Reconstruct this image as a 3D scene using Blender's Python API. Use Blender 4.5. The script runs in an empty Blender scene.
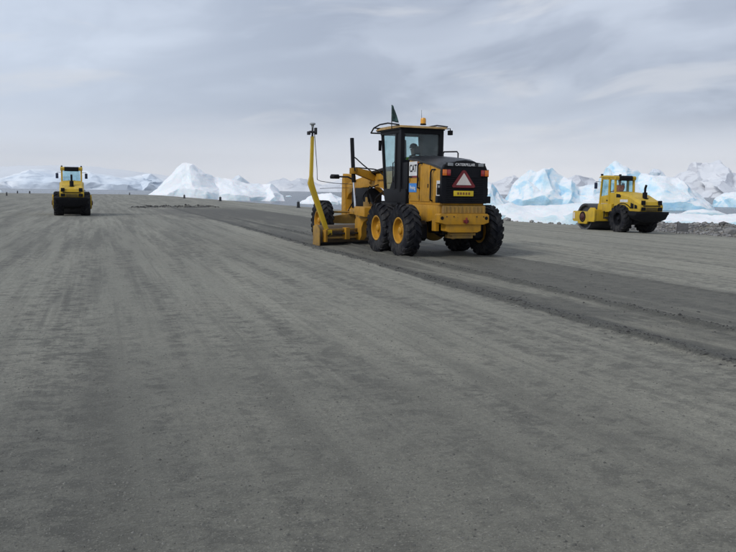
import bpy, bmesh, math, random
import numpy as np
from mathutils import Vector, Matrix, noise as mn

R = math.radians
C = bpy.context.scene.collection
scene = bpy.context.scene

# ------------------------------------------------------------------ camera
cam_d = bpy.data.cameras.new('camera')
cam_d.sensor_width = 36.0
cam_d.lens = 800.0 / 736.0 * 36.0
cam_d.clip_start = 0.1
cam_d.clip_end = 40000
cam = bpy.data.objects.new('camera', cam_d)
C.objects.link(cam)
PITCH, ROLL = math.atan(84.0 / 800.0), R(0.83)
cam.matrix_world = (Matrix.Translation((0, 0, 1.65)) @ Matrix.Rotation(R(90) - PITCH, 4, 'X')
                    @ Matrix.Rotation(ROLL, 4, 'Z'))
scene.camera = cam

# ------------------------------------------------------------------ node helper
class NT:
    def __init__(s, tree):
        s.t = tree; s.n = tree.nodes; s.l = tree.links
    def node(s, typ, **kw):
        n = s.n.new(typ)
        for k, v in kw.items():
            setattr(n, k, v)
        return n
    def set(s, sock, v):
        if isinstance(v, bpy.types.NodeSocket):
            s.l.new(v, sock)
        elif v is not None:
            if isinstance(v, (tuple, list)) and len(v) == 3 and sock.type == 'RGBA':
                v = (*v, 1)
            sock.default_value = v
    def math(s, op, a, b=None, c=None, clamp=False):
        n = s.node('ShaderNodeMath', operation=op, use_clamp=clamp)
        s.set(n.inputs[0], a); s.set(n.inputs[1], b)
        if c is not None: s.set(n.inputs[2], c)
        return n.outputs[0]
    def vmath(s, op, a, b=None):
        n = s.node('ShaderNodeVectorMath', operation=op)
        s.set(n.inputs[0], a)
        if b is not None: s.set(n.inputs[1], b)
        return n.outputs['Value'] if op == 'DOT_PRODUCT' else n.outputs[0]
    def noise(s, vec, scale, detail=3, rough=0.5, dist=0.0, col=False):
        n = s.node('ShaderNodeTexNoise')
        s.set(n.inputs['Vector'], vec); n.inputs['Scale'].default_value = scale
        n.inputs['Detail'].default_value = detail; n.inputs['Roughness'].default_value = rough
        n.inputs['Distortion'].default_value = dist
        return n.outputs['Color'] if col else n.outputs['Fac']
    def comb(s, x, y, z=0.0):
        n = s.node('ShaderNodeCombineXYZ')
        s.set(n.inputs[0], x); s.set(n.inputs[1], y); s.set(n.inputs[2], z)
        return n.outputs[0]
    def sep(s, v):
        n = s.node('ShaderNodeSeparateXYZ'); s.set(n.inputs[0], v); return n.outputs
    def mr(s, v, a, b, c=0.0, d=1.0, smooth=True):
        n = s.node('ShaderNodeMapRange', interpolation_type='SMOOTHSTEP' if smooth else 'LINEAR')
        s.set(n.inputs[0], v); s.set(n.inputs[1], a); s.set(n.inputs[2], b); s.set(n.inputs[3], c); s.set(n.inputs[4], d)
        return n.outputs[0]
    def mix(s, fac, a, b, mode='MIX'):
        n = s.node('ShaderNodeMix', data_type='RGBA', blend_type=mode)
        s.set(n.inputs['Factor'], fac); s.set(n.inputs[6], a); s.set(n.inputs[7], b)
        return n.outputs[2]
    def bump(s, h, strength=0.5, dist=0.02, normal=None):
        n = s.node('ShaderNodeBump')
        n.inputs['Strength'].default_value = strength; n.inputs['Distance'].default_value = dist
        s.set(n.inputs['Height'], h)
        if normal is not None: s.set(n.inputs['Normal'], normal)
        return n.outputs[0]

# ------------------------------------------------------------------ world: overcast cloud deck over a daylight sky
SUN_AZ, SUN_EL = R(-132), R(37)      # azimuth from +Y (camera axis) towards +X; the sun is behind cloud, left and behind
world = bpy.data.worlds.new('World'); scene.world = world; world.use_nodes = True
w = NT(world.node_tree); w.n.clear()
sky = w.node('ShaderNodeTexSky', sky_type='NISHITA')
sky.sun_disc = False; sky.sun_elevation = SUN_EL; sky.sun_rotation = SUN_AZ
sky.air_density = 1.0; sky.dust_density = 1.5
tc = w.node('ShaderNodeTexCoord')
d = tc.outputs['Generated']
sx, sy, sz = w.sep(d)
zpos = w.math('MAXIMUM', sz, 0.0)
# long flat cloud bands: noise stretched along the horizon and slightly warped
SKY_OFF = (9.4, 4.4, 1.3)
dt = w.vmath('ADD', w.comb(sx, sy, w.math('SUBTRACT', sz, w.math('MULTIPLY', sx, 0.10))), SKY_OFF)
warp = w.noise(w.vmath('MULTIPLY', dt, (2.6, 2.6, 6.0)), 1.0, 2, 0.5, col=True)
dw = w.vmath('ADD', dt, w.vmath('MULTIPLY', w.vmath('SUBTRACT', warp, (0.5, 0.5, 0.5)), (0.30, 0.30, 0.10)))
bands = w.noise(w.vmath('MULTIPLY', dw, (2.0, 2.0, 8.0)), 1.0, 3, 0.48, 0.2)
lumps = w.noise(w.vmath('MULTIPLY', dw, (5.5, 5.5, 16.0)), 1.0, 4, 0.55, 0.3)
fine = w.noise(w.vmath('MULTIPLY', dw, (16.0, 16.0, 60.0)), 1.0, 3, 0.6, 0.3)
b1 = w.mr(bands, 0.38, 0.66)
b2 = w.mr(lumps, 0.40, 0.62)
cl = w.math('ADD', w.math('MULTIPLY', b1, 0.50), w.math('ADD', w.math('MULTIPLY', b2, 0.40), w.math('MULTIPLY', fine, 0.10)))
dark = (0.375, 0.43, 0.545)
light = (0.73, 0.80, 0.925)
# heavier deck away from the horizon, ahead and to the right
heavy = w.math('MULTIPLY', w.mr(sx, -0.35, 0.12), w.mr(zpos, 0.055, 0.12))
cl = w.math('SUBTRACT', cl, w.math('MULTIPLY', heavy, 0.20), clamp=True)
cloud = w.mix(cl, dark, light)
# thinner, bluer deck towards the left
cloud = w.mix(w.math('MULTIPLY', w.mr(sx, -0.5, 0.15, 1.0, 0.0), 0.62), cloud, (0.74, 0.84, 1.0))
# bright breaks in the deck
brk = w.mr(w.noise(w.vmath('MULTIPLY', dw, (4.2, 4.2, 26.0)), 1.0, 5, 0.55, 0.25), 0.54, 0.72)
cloud = w.mix(w.math('MULTIPLY', brk, 0.50), cloud, (0.80, 0.815, 0.86))
# paler, slightly warm air at the horizon
hz = w.mr(w.math('ADD', zpos, w.math('MULTIPLY', w.math('SUBTRACT', lumps, 0.5), 0.05)), 0.01, 0.10, 1.0, 0.0)
cloud = w.mix(w.math('MULTIPLY', hz, w.mr(sx, -0.42, 0.05, 0.50, 0.95)), cloud, (1.21, 1.215, 1.26))
bg1 = w.node('ShaderNodeBackground'); w.set(bg1.inputs[0], sky.outputs[0]); bg1.inputs[1].default_value = 0.10
bg2 = w.node('ShaderNodeBackground'); w.set(bg2.inputs[0], cloud); bg2.inputs[1].default_value = 1.0
mx = w.node('ShaderNodeMixShader'); mx.inputs[0].default_value = 0.92
w.l.new(bg1.outputs[0], mx.inputs[1]); w.l.new(bg2.outputs[0], mx.inputs[2])
wo = w.node('ShaderNodeOutputWorld'); w.l.new(mx.outputs[0], wo.inputs[0])

# ------------------------------------------------------------------ sun veiled by cloud
sun_d = bpy.data.lights.new('sun', 'SUN'); sun_d.energy = 1.5; sun_d.angle = R(16); sun_d.color = (1.0, 0.965, 0.92)
sun = bpy.data.objects.new('sun', sun_d); C.objects.link(sun)
sdir = Vector((math.sin(SUN_AZ) * math.cos(SUN_EL), math.cos(SUN_AZ) * math.cos(SUN_EL), math.sin(SUN_EL)))
sun.rotation_euler = sdir.to_track_quat('Z', 'Y').to_euler()
sun.location = (0, 0, 50)

scene.view_settings.view_transform = 'Standard'
scene.view_settings.look = 'None'
scene.view_settings.exposure = 0.0
scene.view_settings.gamma = 1.0
scene.view_settings.use_curve_mapping = False
scene.render.engine = 'CYCLES'
scene.cycles.use_denoising = True
scene.cycles.max_bounces = 5
scene.cycles.diffuse_bounces = 2
scene.cycles.glossy_bounces = 3
scene.cycles.transmission_bounces = 6
scene.cycles.transparent_max_bounces = 10
scene.cycles.volume_bounces = 0

# ------------------------------------------------------------------ materials
MATS = {}
def newmat(name):
    m = bpy.data.materials.new(name); m.use_nodes = True
    t = NT(m.node_tree)
    p = t.n['Principled BSDF']
    MATS[name] = m
    return m, t, p

def simple(name, col, rough=0.5, metal=0.0, var=0.12, scale=6.0, bump=0.0, bscale=60.0, coat=0.0, spec=0.5):
    m, t, p = newmat(name)
    o = t.node('ShaderNodeTexCoord').outputs['Object']
    nz = t.noise(o, scale, 4, 0.6)
    c2 = tuple(max(0, c * (1 - var * 2)) for c in col)
    c3 = tuple(min(1, c * (1 + var)) for c in col)
    t.set(p.inputs['Base Color'], t.mix(t.mr(nz, 0.3, 0.7), c2, c3))
    p.inputs['Roughness'].default_value = rough; p.inputs['Metallic'].default_value = metal
    p.inputs['Coat Weight'].default_value = coat
    p.inputs['Specular IOR Level'].default_value = spec
    if bump:
        t.set(p.inputs['Normal'], t.bump(t.noise(o, bscale, 3, 0.6), bump, 0.01))
    return m

def painted(name, col, dirt=(0.17, 0.15, 0.125), amount=0.5, rough=0.42, spec=0.3):
    """machine enamel: slight fading, dust film, splashes and small chips"""
    m, t, p = newmat(name)
    o = t.node('ShaderNodeTexCoord').outputs['Object']
    fade = t.mr(t.noise(o, 1.7, 3, 0.5), 0.3, 0.7)
    base = t.mix(fade, tuple(c * 0.86 for c in col), col)
    big = t.noise(o, 2.6, 6, 0.65, 0.4)
    streak = t.noise(t.vmath('MULTIPLY', o, (9.0, 9.0, 1.1)), 1.0, 4, 0.6)
    film = t.math('MULTIPLY', t.mr(t.math('ADD', t.math('MULTIPLY', big, 0.6), t.math('MULTIPLY', streak, 0.4)), 0.40, 0.72), amount)
    base = t.mix(film, base, dirt)
    spots = t.mr(t.noise(o, 26.0, 3, 0.6), 0.63, 0.72)
    base = t.mix(t.math('MULTIPLY', spots, 0.55), base, tuple(c * 0.45 for c in dirt))
    t.set(p.inputs['Base Color'], base)
    t.set(p.inputs['Roughness'], t.mr(film, 0.0, 0.5, rough, 0.75))
    p.inputs['Specular IOR Level'].default_value = spec
    t.set(p.inputs['Normal'], t.bump(t.noise(o, 35.0, 3, 0.6), 0.12, 0.01))
    return m

painted('grader_yellow', (0.55, 0.275, 0.018), dirt=(0.17, 0.11, 0.045), amount=0.62)
painted('grader_worn', (0.40, 0.24, 0.055), dirt=(0.15, 0.115, 0.08), amount=0.85, rough=0.6)
painted('mast_yellow', (0.62, 0.42, 0.025), amount=0.18)
painted('roller_yellow', (0.64, 0.42, 0.028), dirt=(0.22, 0.16, 0.08), amount=0.5)
painted('machine_black', (0.0085, 0.009, 0.012), dirt=(0.04, 0.038, 0.036), amount=0.22, rough=0.5, spec=0.12)
painted('hood_black', (0.014, 0.015, 0.018), dirt=(0.06, 0.06, 0.06), amount=0.25, rough=0.28)
painted('rubber', (0.014, 0.015, 0.020), dirt=(0.085, 0.081, 0.075), amount=0.72, rough=0.9, spec=0.1)
painted('blade_steel', (0.22, 0.165, 0.11), dirt=(0.16, 0.135, 0.11), amount=0.8, rough=0.55)
painted('drum_steel', (0.06, 0.06, 0.065), dirt=(0.12, 0.12, 0.12), amount=0.6, rough=0.4)
simple('chrome', (0.75, 0.75, 0.76), 0.18, 1.0, 0.04)
simple('dark_steel', (0.05, 0.05, 0.052), 0.5, 0.6, 0.2)
simple('white_paint', (0.70, 0.70, 0.69), 0.45, 0, 0.08)
simple('grey_plastic', (0.30, 0.32, 0.33), 0.3, 0, 0.08)
simple('red_paint', (0.19, 0.016, 0.02), 0.5, 0, 0.12)
simple('hub_red', (0.07, 0.018, 0.016), 0.6, 0, 0.2)
simple('red_lens', (0.34, 0.015, 0.015), 0.15, 0, 0.08, coat=0.6)
simple('orange_lens', (0.85, 0.20, 0.01), 0.15, 0, 0.08, coat=0.6)
simple('amber_lens', (0.80, 0.36, 0.01), 0.15, 0, 0.08, coat=0.6)
simple('plate_yellow', (0.72, 0.52, 0.02), 0.4, 0, 0.05)
simple('plate_print', (0.22, 0.09, 0.02), 0.5, 0, 0.05)
simple('decal_blue', (0.03, 0.22, 0.62), 0.4, 0, 0.05)
simple('roof_tan', (0.44, 0.28, 0.10), 0.5, 0, 0.15)
simple('flag_cloth', (0.035, 0.085, 0.085), 0.85, 0, 0.35, 5.0)
simple('reflector_white', (0.72, 0.66, 0.60), 0.5, 0, 0.04)
simple('seat_cloth', (0.025, 0.025, 0.028), 0.9, 0, 0.1)
simple('skin', (0.45, 0.27, 0.19), 0.6, 0, 0.06)
simple('hivis_green', (0.45, 0.62, 0.05), 0.8, 0, 0.1)
simple('hivis_orange', (0.88, 0.16, 0.04), 0.8, 0, 0.12)
simple('dark_cloth', (0.025, 0.028, 0.04), 0.9, 0, 0.15)
simple('marker_black', (0.02, 0.022, 0.026), 0.6, 0, 0.2)
simple('grey_board', (0.12, 0.12, 0.125), 0.7, 0, 0.12)
simple('mirror_blue', (0.03, 0.045, 0.10), 0.3, 0, 0.1)

m, t, p = newmat('cab_glass')
t.n.remove(p)
tr = t.node('ShaderNodeBsdfTransparent'); tr.inputs[0].default_value = (0.82, 0.91, 0.925, 1)
gl = t.node('ShaderNodeBsdfGlossy'); gl.inputs['Roughness'].default_value = 0.04; gl.inputs[0].default_value = (0.9, 0.95, 0.96, 1)
df = t.node('ShaderNodeBsdfDiffuse'); df.inputs[0].default_value = (0.42, 0.43, 0.42, 1)
lw = t.node('ShaderNodeLayerWeight'); lw.inputs[0].default_value = 0.5
frs = t.math('ADD', 0.03, t.math('MULTIPLY', t.math('POWER', lw.outputs['Facing'], 5.0), 0.6))
s1 = t.node('ShaderNodeMixShader'); t.l.new(frs, s1.inputs[0]); t.l.new(tr.outputs[0], s1.inputs[1]); t.l.new(gl.outputs[0], s1.inputs[2])
dust = t.math('MULTIPLY', t.mr(t.noise(t.node('ShaderNodeTexCoord').outputs['Object'], 3.0, 5, 0.6), 0.35, 0.75), 0.10)
s2 = t.node('ShaderNodeMixShader'); t.l.new(dust, s2.inputs[0]); t.l.new(s1.outputs[0], s2.inputs[1]); t.l.new(df.outputs[0], s2.inputs[2])
t.l.new(s2.outputs[0], t.n['Material Output'].inputs[0])

# gravel ground -----------------------------------------------------------
YAW = R(18.5)                                   # heading of the airstrip, left of the camera axis
AU = (-math.sin(YAW), math.cos(YAW), 0.0)       # along the strip
AV = (math.cos(YAW), math.sin(YAW), 0.0)        # across, to the right
m, t, p = newmat('gravel')
P = t.node('ShaderNodeTexCoord').outputs['Object']
u = t.vmath('DOT_PRODUCT', P, AU); v = t.vmath('DOT_PRODUCT', P, AV)
uv = t.comb(u, v)
wob = t.noise(t.comb(t.math('MULTIPLY', u, 0.25), t.math('MULTIPLY', v, 0.8)), 1.0, 4, 0.6)
wob2 = t.noise(P, 3.0, 3, 0.6)
vw = t.math('ADD', v, t.math('ADD', t.math('MULTIPLY', t.math('SUBTRACT', wob, 0.5), 0.30), t.math('MULTIPLY', t.math('SUBTRACT', wob2, 0.5), 0.10)))
# dry compacted gravel
wide = t.noise(t.comb(t.math('MULTIPLY', u, 0.035), t.math('MULTIPLY', v, 0.42)), 1.0, 5, 0.6, 0.2)
mid = t.noise(t.comb(t.math('MULTIPLY', u, 0.17), t.math('MULTIPLY', v, 1.9)), 1.0, 5, 0.62, 0.3)
blot = t.noise(P, 0.35, 5, 0.6, 0.4)
clump = t.noise(t.comb(t.math('MULTIPLY', u, 5.2), t.math('MULTIPLY', v, 3.8)), 1.0, 6, 0.74, 0.4)
clump2 = t.noise(t.comb(t.math('MULTIPLY', u, 21.0), t.math('MULTIPLY', v, 16.0)), 1.0, 5, 0.75, 0.2)
grain = t.noise(P, 95.0, 3, 0.7)
streak = t.noise(t.comb(t.math('MULTIPLY', u, 0.055), t.math('MULTIPLY', v, 1.35)), 1.0, 6, 0.70, 0.2)
streak2 = t.noise(t.comb(t.math('MULTIPLY', u, 0.10), t.math('MULTIPLY', v, 4.2)), 1.0, 5, 0.70, 0.2)
dry = t.mix(t.mr(wide, 0.40, 0.60), (0.262, 0.256, 0.207), (0.344, 0.335, 0.270))
dry = t.mix(t.math('MULTIPLY', t.mr(streak, 0.47, 0.60), 0.52), dry, (0.132, 0.127, 0.102))
dry = t.mix(t.math('MULTIPLY', t.mr(streak2, 0.50, 0.60), 0.34), dry, (0.124, 0.119, 0.096))
dry = t.mix(t.math('MULTIPLY', t.mr(blot, 0.50, 0.62), 0.36), dry, (0.299, 0.284, 0.226))
near_falloff = t.mr(t.math('ADD', u, t.math('ADD', t.math('MULTIPLY', t.math('SUBTRACT', blot, 0.5), 14.0), t.math('MULTIPLY', t.math('SUBTRACT', streak, 0.5), 12.0))), 3.5, 11.5, 0.66, 0.0)  # near ground darkened in its colour to imitate vignetting and view-angle falloff
near_falloff = t.math('MULTIPLY', near_falloff, t.mr(v, 3.2, 5.4, 1.0, 0.25))
dry = t.mix(near_falloff, dry, (0.115, 0.112, 0.090))
cm = t.math('MULTIPLY', t.mr(clump, 0.46, 0.58), t.mr(t.math('ADD', t.math('MULTIPLY', mid, 0.4), t.math('MULTIPLY', streak, 0.6)), 0.42, 0.57, 0.14, 1.0))
dry = t.mix(t.math('MULTIPLY', cm, 0.78), dry, (0.072, 0.070, 0.057))
dry = t.mix(t.math('MULTIPLY', t.mr(clump2, 0.48, 0.60), 0.46), dry, (0.101, 0.097, 0.079))
# narrow wheel and drum tracks along the strip
trk = t.noise(t.comb(t.math('MULTIPLY', u, 0.05), t.math('MULTIPLY', v, 5.5)), 1.0, 3, 0.6, 0.15)
dry = t.mix(t.math('MULTIPLY', t.mr(trk, 0.56, 0.64), t.mr(wob, 0.40, 0.62, 0.0, 0.45)), dry, (0.118, 0.114, 0.093))
# two damp ruts in the left foreground
def rut(v0, half, u0, u1, amt):
    global dry
    vv = t.math('ABSOLUTE', t.math('SUBTRACT', t.math('ADD', vw, t.math('MULTIPLY', u, 0.012)), v0))
    m_ = t.math('MULTIPLY', t.mr(t.math('ADD', vv, t.math('MULTIPLY', t.math('SUBTRACT', clump, 0.5), half * 7.0)), half * 0.1, half * 1.7, 1.0, 0.0), t.math('MULTIPLY', t.mr(u, u0, u0 + 1.2), t.mr(u, u1 - 1.5, u1, 1.0, 0.0)))
    dry = t.mix(t.math('MULTIPLY', t.math('MULTIPLY', m_, amt), t.mr(clump, 0.40, 0.56, 0.35, 1.0)), dry, (0.076, 0.073, 0.058))
rut(0.10, 0.12, 2.0, 9.5, 0.72)
rut(-0.32, 0.045, 11.2, 14.8, 0.8)
rut(-0.62, 0.13, 1.5, 6.5, 0.45)
rut(1.35, 0.12, 2.0, 7.5, 0.48)
rut(2.45, 0.12, 3.0, 10.0, 0.42)
rut(3.3, 0.10, 2.0, 9.0, 0.40)
# freshly bladed damp band
m_lo = t.mr(vw, 5.83, 5.91)
hi_v = t.mr(u, 22.0, 42.0, 10.2, 12.6)
m_hi = t.mr(t.math('SUBTRACT', vw, hi_v), -0.05, 0.12, 1.0, 0.0)
m_u = t.mr(u, 66.0, 84.0, 1.0, 0.0)
wet = t.math('MULTIPLY', t.math('MULTIPLY', m_lo, m_hi), m_u)
damp = t.noise(t.comb(t.math('MULTIPLY', u, 0.14), t.math('MULTIPLY', v, 1.25)), 1.0, 5, 0.62, 0.5)
drypatch = t.mr(damp, 0.46, 0.58)
band1 = t.math('MULTIPLY', t.mr(vw, 5.8, 5.86), t.mr(vw, 6.2, 6.5, 1.0, 0.0))
band2 = t.math('MULTIPLY', t.mr(vw, 7.22, 7.30), t.mr(vw, 7.46, 7.58, 1.0, 0.0))
band3 = t.math('MULTIPLY', t.mr(vw, 8.55, 9.0), m_hi)
edge = t.math('MAXIMUM', band1, t.math('MAXIMUM', band2, t.math('MULTIPLY', band3, 0.75)))
wetf = t.math('MULTIPLY', wet, t.math('SUBTRACT', 1.0, t.math('MULTIPLY', t.math('MULTIPLY', drypatch, 0.58), t.math('SUBTRACT', 1.0, edge))))
wcol = t.mix(t.mr(clump, 0.42, 0.64), (0.095, 0.092, 0.075), (0.062, 0.061, 0.050))
wcol = t.mix(t.math('MULTIPLY', t.mr(clump2, 0.52, 0.66), 0.4), wcol, (0.134, 0.129, 0.103))
wcol = t.mix(t.math('MULTIPLY', t.math('MAXIMUM', band1, band2), 0.62), wcol, (0.037, 0.037, 0.031))
col = t.mix(t.math('MULTIPLY', wetf, 0.90), dry, wcol)
# thin damp streaks beside the band
strk = t.math('MULTIPLY', t.mr(t.noise(t.comb(t.math('MULTIPLY', u, 0.22), t.math('MULTIPLY', v, 3.2)), 1.0, 4, 0.6), 0.58, 0.64), t.math('MULTIPLY', t.mr(v, 10.2, 10.4), t.mr(v, 12.0, 14.0, 1.0, 0.0)))
col = t.mix(t.math('MULTIPLY', strk, 0.6), col, (0.093, 0.089, 0.073))
# damp spread patch round the tipped heap
px, py, pz = t.sep(P)
du = t.math('SUBTRACT', u, 58.0); dv = t.math('SUBTRACT', v, 8.0)
rr = t.math('SQRT', t.math('ADD', t.math('POWER', t.math('MULTIPLY', du, 0.062), 2.0), t.math('POWER', t.math('MULTIPLY', dv, 0.17), 2.0)))
rr = t.math('ADD', rr, t.math('MULTIPLY', t.math('SUBTRACT', t.noise(t.comb(t.math('MULTIPLY', u, 0.16), t.math('MULTIPLY', v, 0.55)), 1.0, 4, 0.6, 0.8), 0.5), 1.8))
col = t.mix(t.mr(rr, 0.62, 0.86, 0.62, 0.0), col, (0.091, 0.087, 0.073))
# dark wet soil of the heap itself
hd_ = t.math('ABSOLUTE', t.math('SUBTRACT', t.vmath('DOT_PRODUCT', P, (0.867, -0.498, 0.0)), -51.05))
ha_ = t.vmath('DOT_PRODUCT', P, (0.498, 0.867, 0.0))
hm = t.math('MULTIPLY', t.mr(t.math('ADD', hd_, t.math('MULTIPLY', t.math('SUBTRACT', wob2, 0.5), 1.4)), 0.40, 0.75, 1.0, 0.0), t.math('MULTIPLY', t.mr(ha_, 48.3, 49.0), t.mr(ha_, 58.6, 59.3, 1.0, 0.0)))
col = t.mix(t.math('MULTIPLY', hm, 0.92), col, (0.037, 0.035, 0.030))
col = t.mix(t.mr(grain, 0.38, 0.68, 0.0, 0.42), col, (0.057, 0.055, 0.046))
col = t.mix(t.mr(t.noise(P, 60.0, 2, 0.6), 0.58, 0.70, 0.0, 0.36), col, (0.371, 0.355, 0.291))
# stony slope below the edge of the strip
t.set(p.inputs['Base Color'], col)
t.set(p.inputs['Roughness'], t.mr(wetf, 0.0, 1.0, 0.88, 0.78))
p.inputs['Specular IOR Level'].default_value = 0.5
p.inputs['Diffuse Roughness'].default_value = 1.0
t.set(p.inputs['Sheen Weight'], t.mr(wetf, 0.0, 0.6, 0.05, 0.0))
p.inputs['Sheen Roughness'].default_value = 0.45
p.inputs['Sheen Tint'].default_value = (0.95, 0.97, 0.97, 1)
hgt = t.math('ADD', t.math('MULTIPLY', grain, 0.5), t.math('ADD', t.math('MULTIPLY', clump2, 1.2), t.math('MULTIPLY', clump, 1.4)))
t.set(p.inputs['Normal'], t.bump(hgt, 0.7, 0.02))

# rock --------------------------------------------------------------------
m, t, p = newmat('pebble')
geo = t.node('ShaderNodeNewGeometry').outputs['Random Per Island']
t.set(p.inputs['Base Color'], t.mix(geo, (0.075, 0.074, 0.066), (0.20, 0.195, 0.172))); p.inputs['Roughness'].default_value = 0.9
m, t, p = newmat('shore_rock')
P = t.node('ShaderNodeTexCoord').outputs['Object']
oi = t.node('ShaderNodeObjectInfo').outputs['Random']
geo = t.node('ShaderNodeNewGeometry').outputs['Random Per Island']
c = t.mix(geo, (0.10, 0.10, 0.10), (0.36, 0.35, 0.335))
c = t.mix(t.mr(t.math('FRACT', t.math('MULTIPLY', geo, 7.31)), 0.7, 0.95, 0, 0.5), c, (0.20, 0.15, 0.12))
c = t.mix(t.mr(t.noise(P, 9.0, 5, 0.65), 0.4, 0.7, 0, 0.5), c, (0.06, 0.06, 0.062))
t.set(p.inputs['Base Color'], c); p.inputs['Roughness'].default_value = 0.9
t.set(p.inputs['Normal'], t.bump(t.noise(P, 14.0, 5, 0.7), 0.6, 0.05))

# ice ---------------------------------------------------------------------
def ice_mat(name, white, pale, deep, blue_amt, scale):
    m, t, p = newmat(name)
    P = t.node('ShaderNodeTexCoord').outputs['Object']
    nz = t.sep(t.node('ShaderNodeNewGeometry').outputs['Normal'])[2]
    n1 = t.noise(P, scale, 5, 0.6, 0.6)
    lay = t.noise(t.vmath('MULTIPLY', P, (0.06, 0.06, 0.7)), 1.0, 5, 0.6, 0.8)
    steep = t.mr(t.math('ADD', nz, t.math('MULTIPLY', t.math('SUBTRACT', n1, 0.5), 0.6)), 0.25, 0.75, 1.0, 0.0)
    c = t.mix(steep, white, pale)
    b = t.math('MULTIPLY', t.mr(t.math('ADD', t.math('MULTIPLY', n1, 0.6), t.math('MULTIPLY', lay, 0.4)), 0.44, 0.62), t.mr(steep, 0.0, 1.0, 0.35, 1.0))
    c = t.mix(t.math('MULTIPLY', b, blue_amt), c, deep)
    t.set(p.inputs['Base Color'], c)
    p.inputs['Roughness'].default_value = 0.6
    p.inputs['Specular IOR Level'].default_value = 0.3
    p.inputs['Subsurface Weight'].default_value = 0.40
    p.inputs['Subsurface Radius'].default_value = (0.5, 0.85, 1.0)
    p.inputs['Subsurface Scale'].default_value = 4.0
    h = t.math('ADD', t.noise(P, scale * 5, 6, 0.65, 0.5), t.math('MULTIPLY', lay, 0.7))
    t.set(p.inputs['Normal'], t.bump(h, 0.45, 0.9))
    return m
ice_mat('berg_white', (0.95, 0.975, 0.99), (0.88, 0.95, 0.99), (0.66, 0.86, 0.97), 0.5, 0.12)
ice_mat('berg_blue', (0.93, 0.97, 0.99), (0.60, 0.83, 0.97), (0.40, 0.69, 0.90), 0.85, 0.26)
ice_mat('berg_grey', (0.80, 0.84, 0.88), (0.62, 0.70, 0.76), (0.45, 0.56, 0.66), 0.6, 0.10)
ice_mat('floe_ice', (0.94, 0.97, 0.98), (0.70, 0.86, 0.92), (0.36, 0.66, 0.78), 0.65, 0.25)

def terrain_mat(name, snow, shade, rock, amt, scale, thr=(0.46, 0.60)):
    m, t, p = newmat(name)
    P = t.node('ShaderNodeTexCoord').outputs['Object']
    nz = t.sep(t.node('ShaderNodeNewGeometry').outputs['Normal'])[2]
    n1 = t.noise(t.vmath('MULTIPLY', P, (1, 1, 2.5)), scale, 6, 0.62, 0.7)
    n2 = t.noise(P, scale * 0.3, 4, 0.55)
    c = t.mix(t.mr(n2, 0.35, 0.65), snow, shade)
    k = t.math('MULTIPLY', t.mr(t.math('SUBTRACT', n1, t.math('MULTIPLY', t.math('SUBTRACT', nz, 0.7), 0.30)), thr[0], thr[1]), amt)
    t.set(p.inputs['Base Color'], t.mix(k, c, rock))
    p.inputs['Roughness'].default_value = 0.8
    p.inputs['Specular IOR Level'].default_value = 0.1
    return m
terrain_mat('mountain_snow', (0.92, 0.93, 0.95), (0.82, 0.85, 0.90), (0.42, 0.42, 0.47), 0.48, 0.0085, (0.50, 0.62))
terrain_mat('cliff_ice', (0.93, 0.96, 0.98), (0.76, 0.84, 0.92), (0.50, 0.57, 0.66), 0.65, 0.018, (0.45, 0.62))
terrain_mat('cap_snow', (0.86, 0.88, 0.90), (0.82, 0.85, 0.88), (0.7, 0.74, 0.8), 0.3, 0.003)

# sea ---------------------------------------------------------------------
m, t, p = newmat('sea_water')
P = t.node('ShaderNodeTexCoord').outputs['Object']
n1 = t.noise(P, 0.35, 5, 0.6, 0.3); n2 = t.noise(P, 0.008, 4, 0.6)
t.set(p.inputs['Base Color'], t.mix(n2, (0.07, 0.09, 0.11), (0.10, 0.125, 0.15)))
p.inputs['Roughness'].default_value = 0.22; p.inputs['IOR'].default_value = 1.33
t.set(p.inputs['Normal'], t.bump(n1, 0.9, 0.6))

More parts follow.
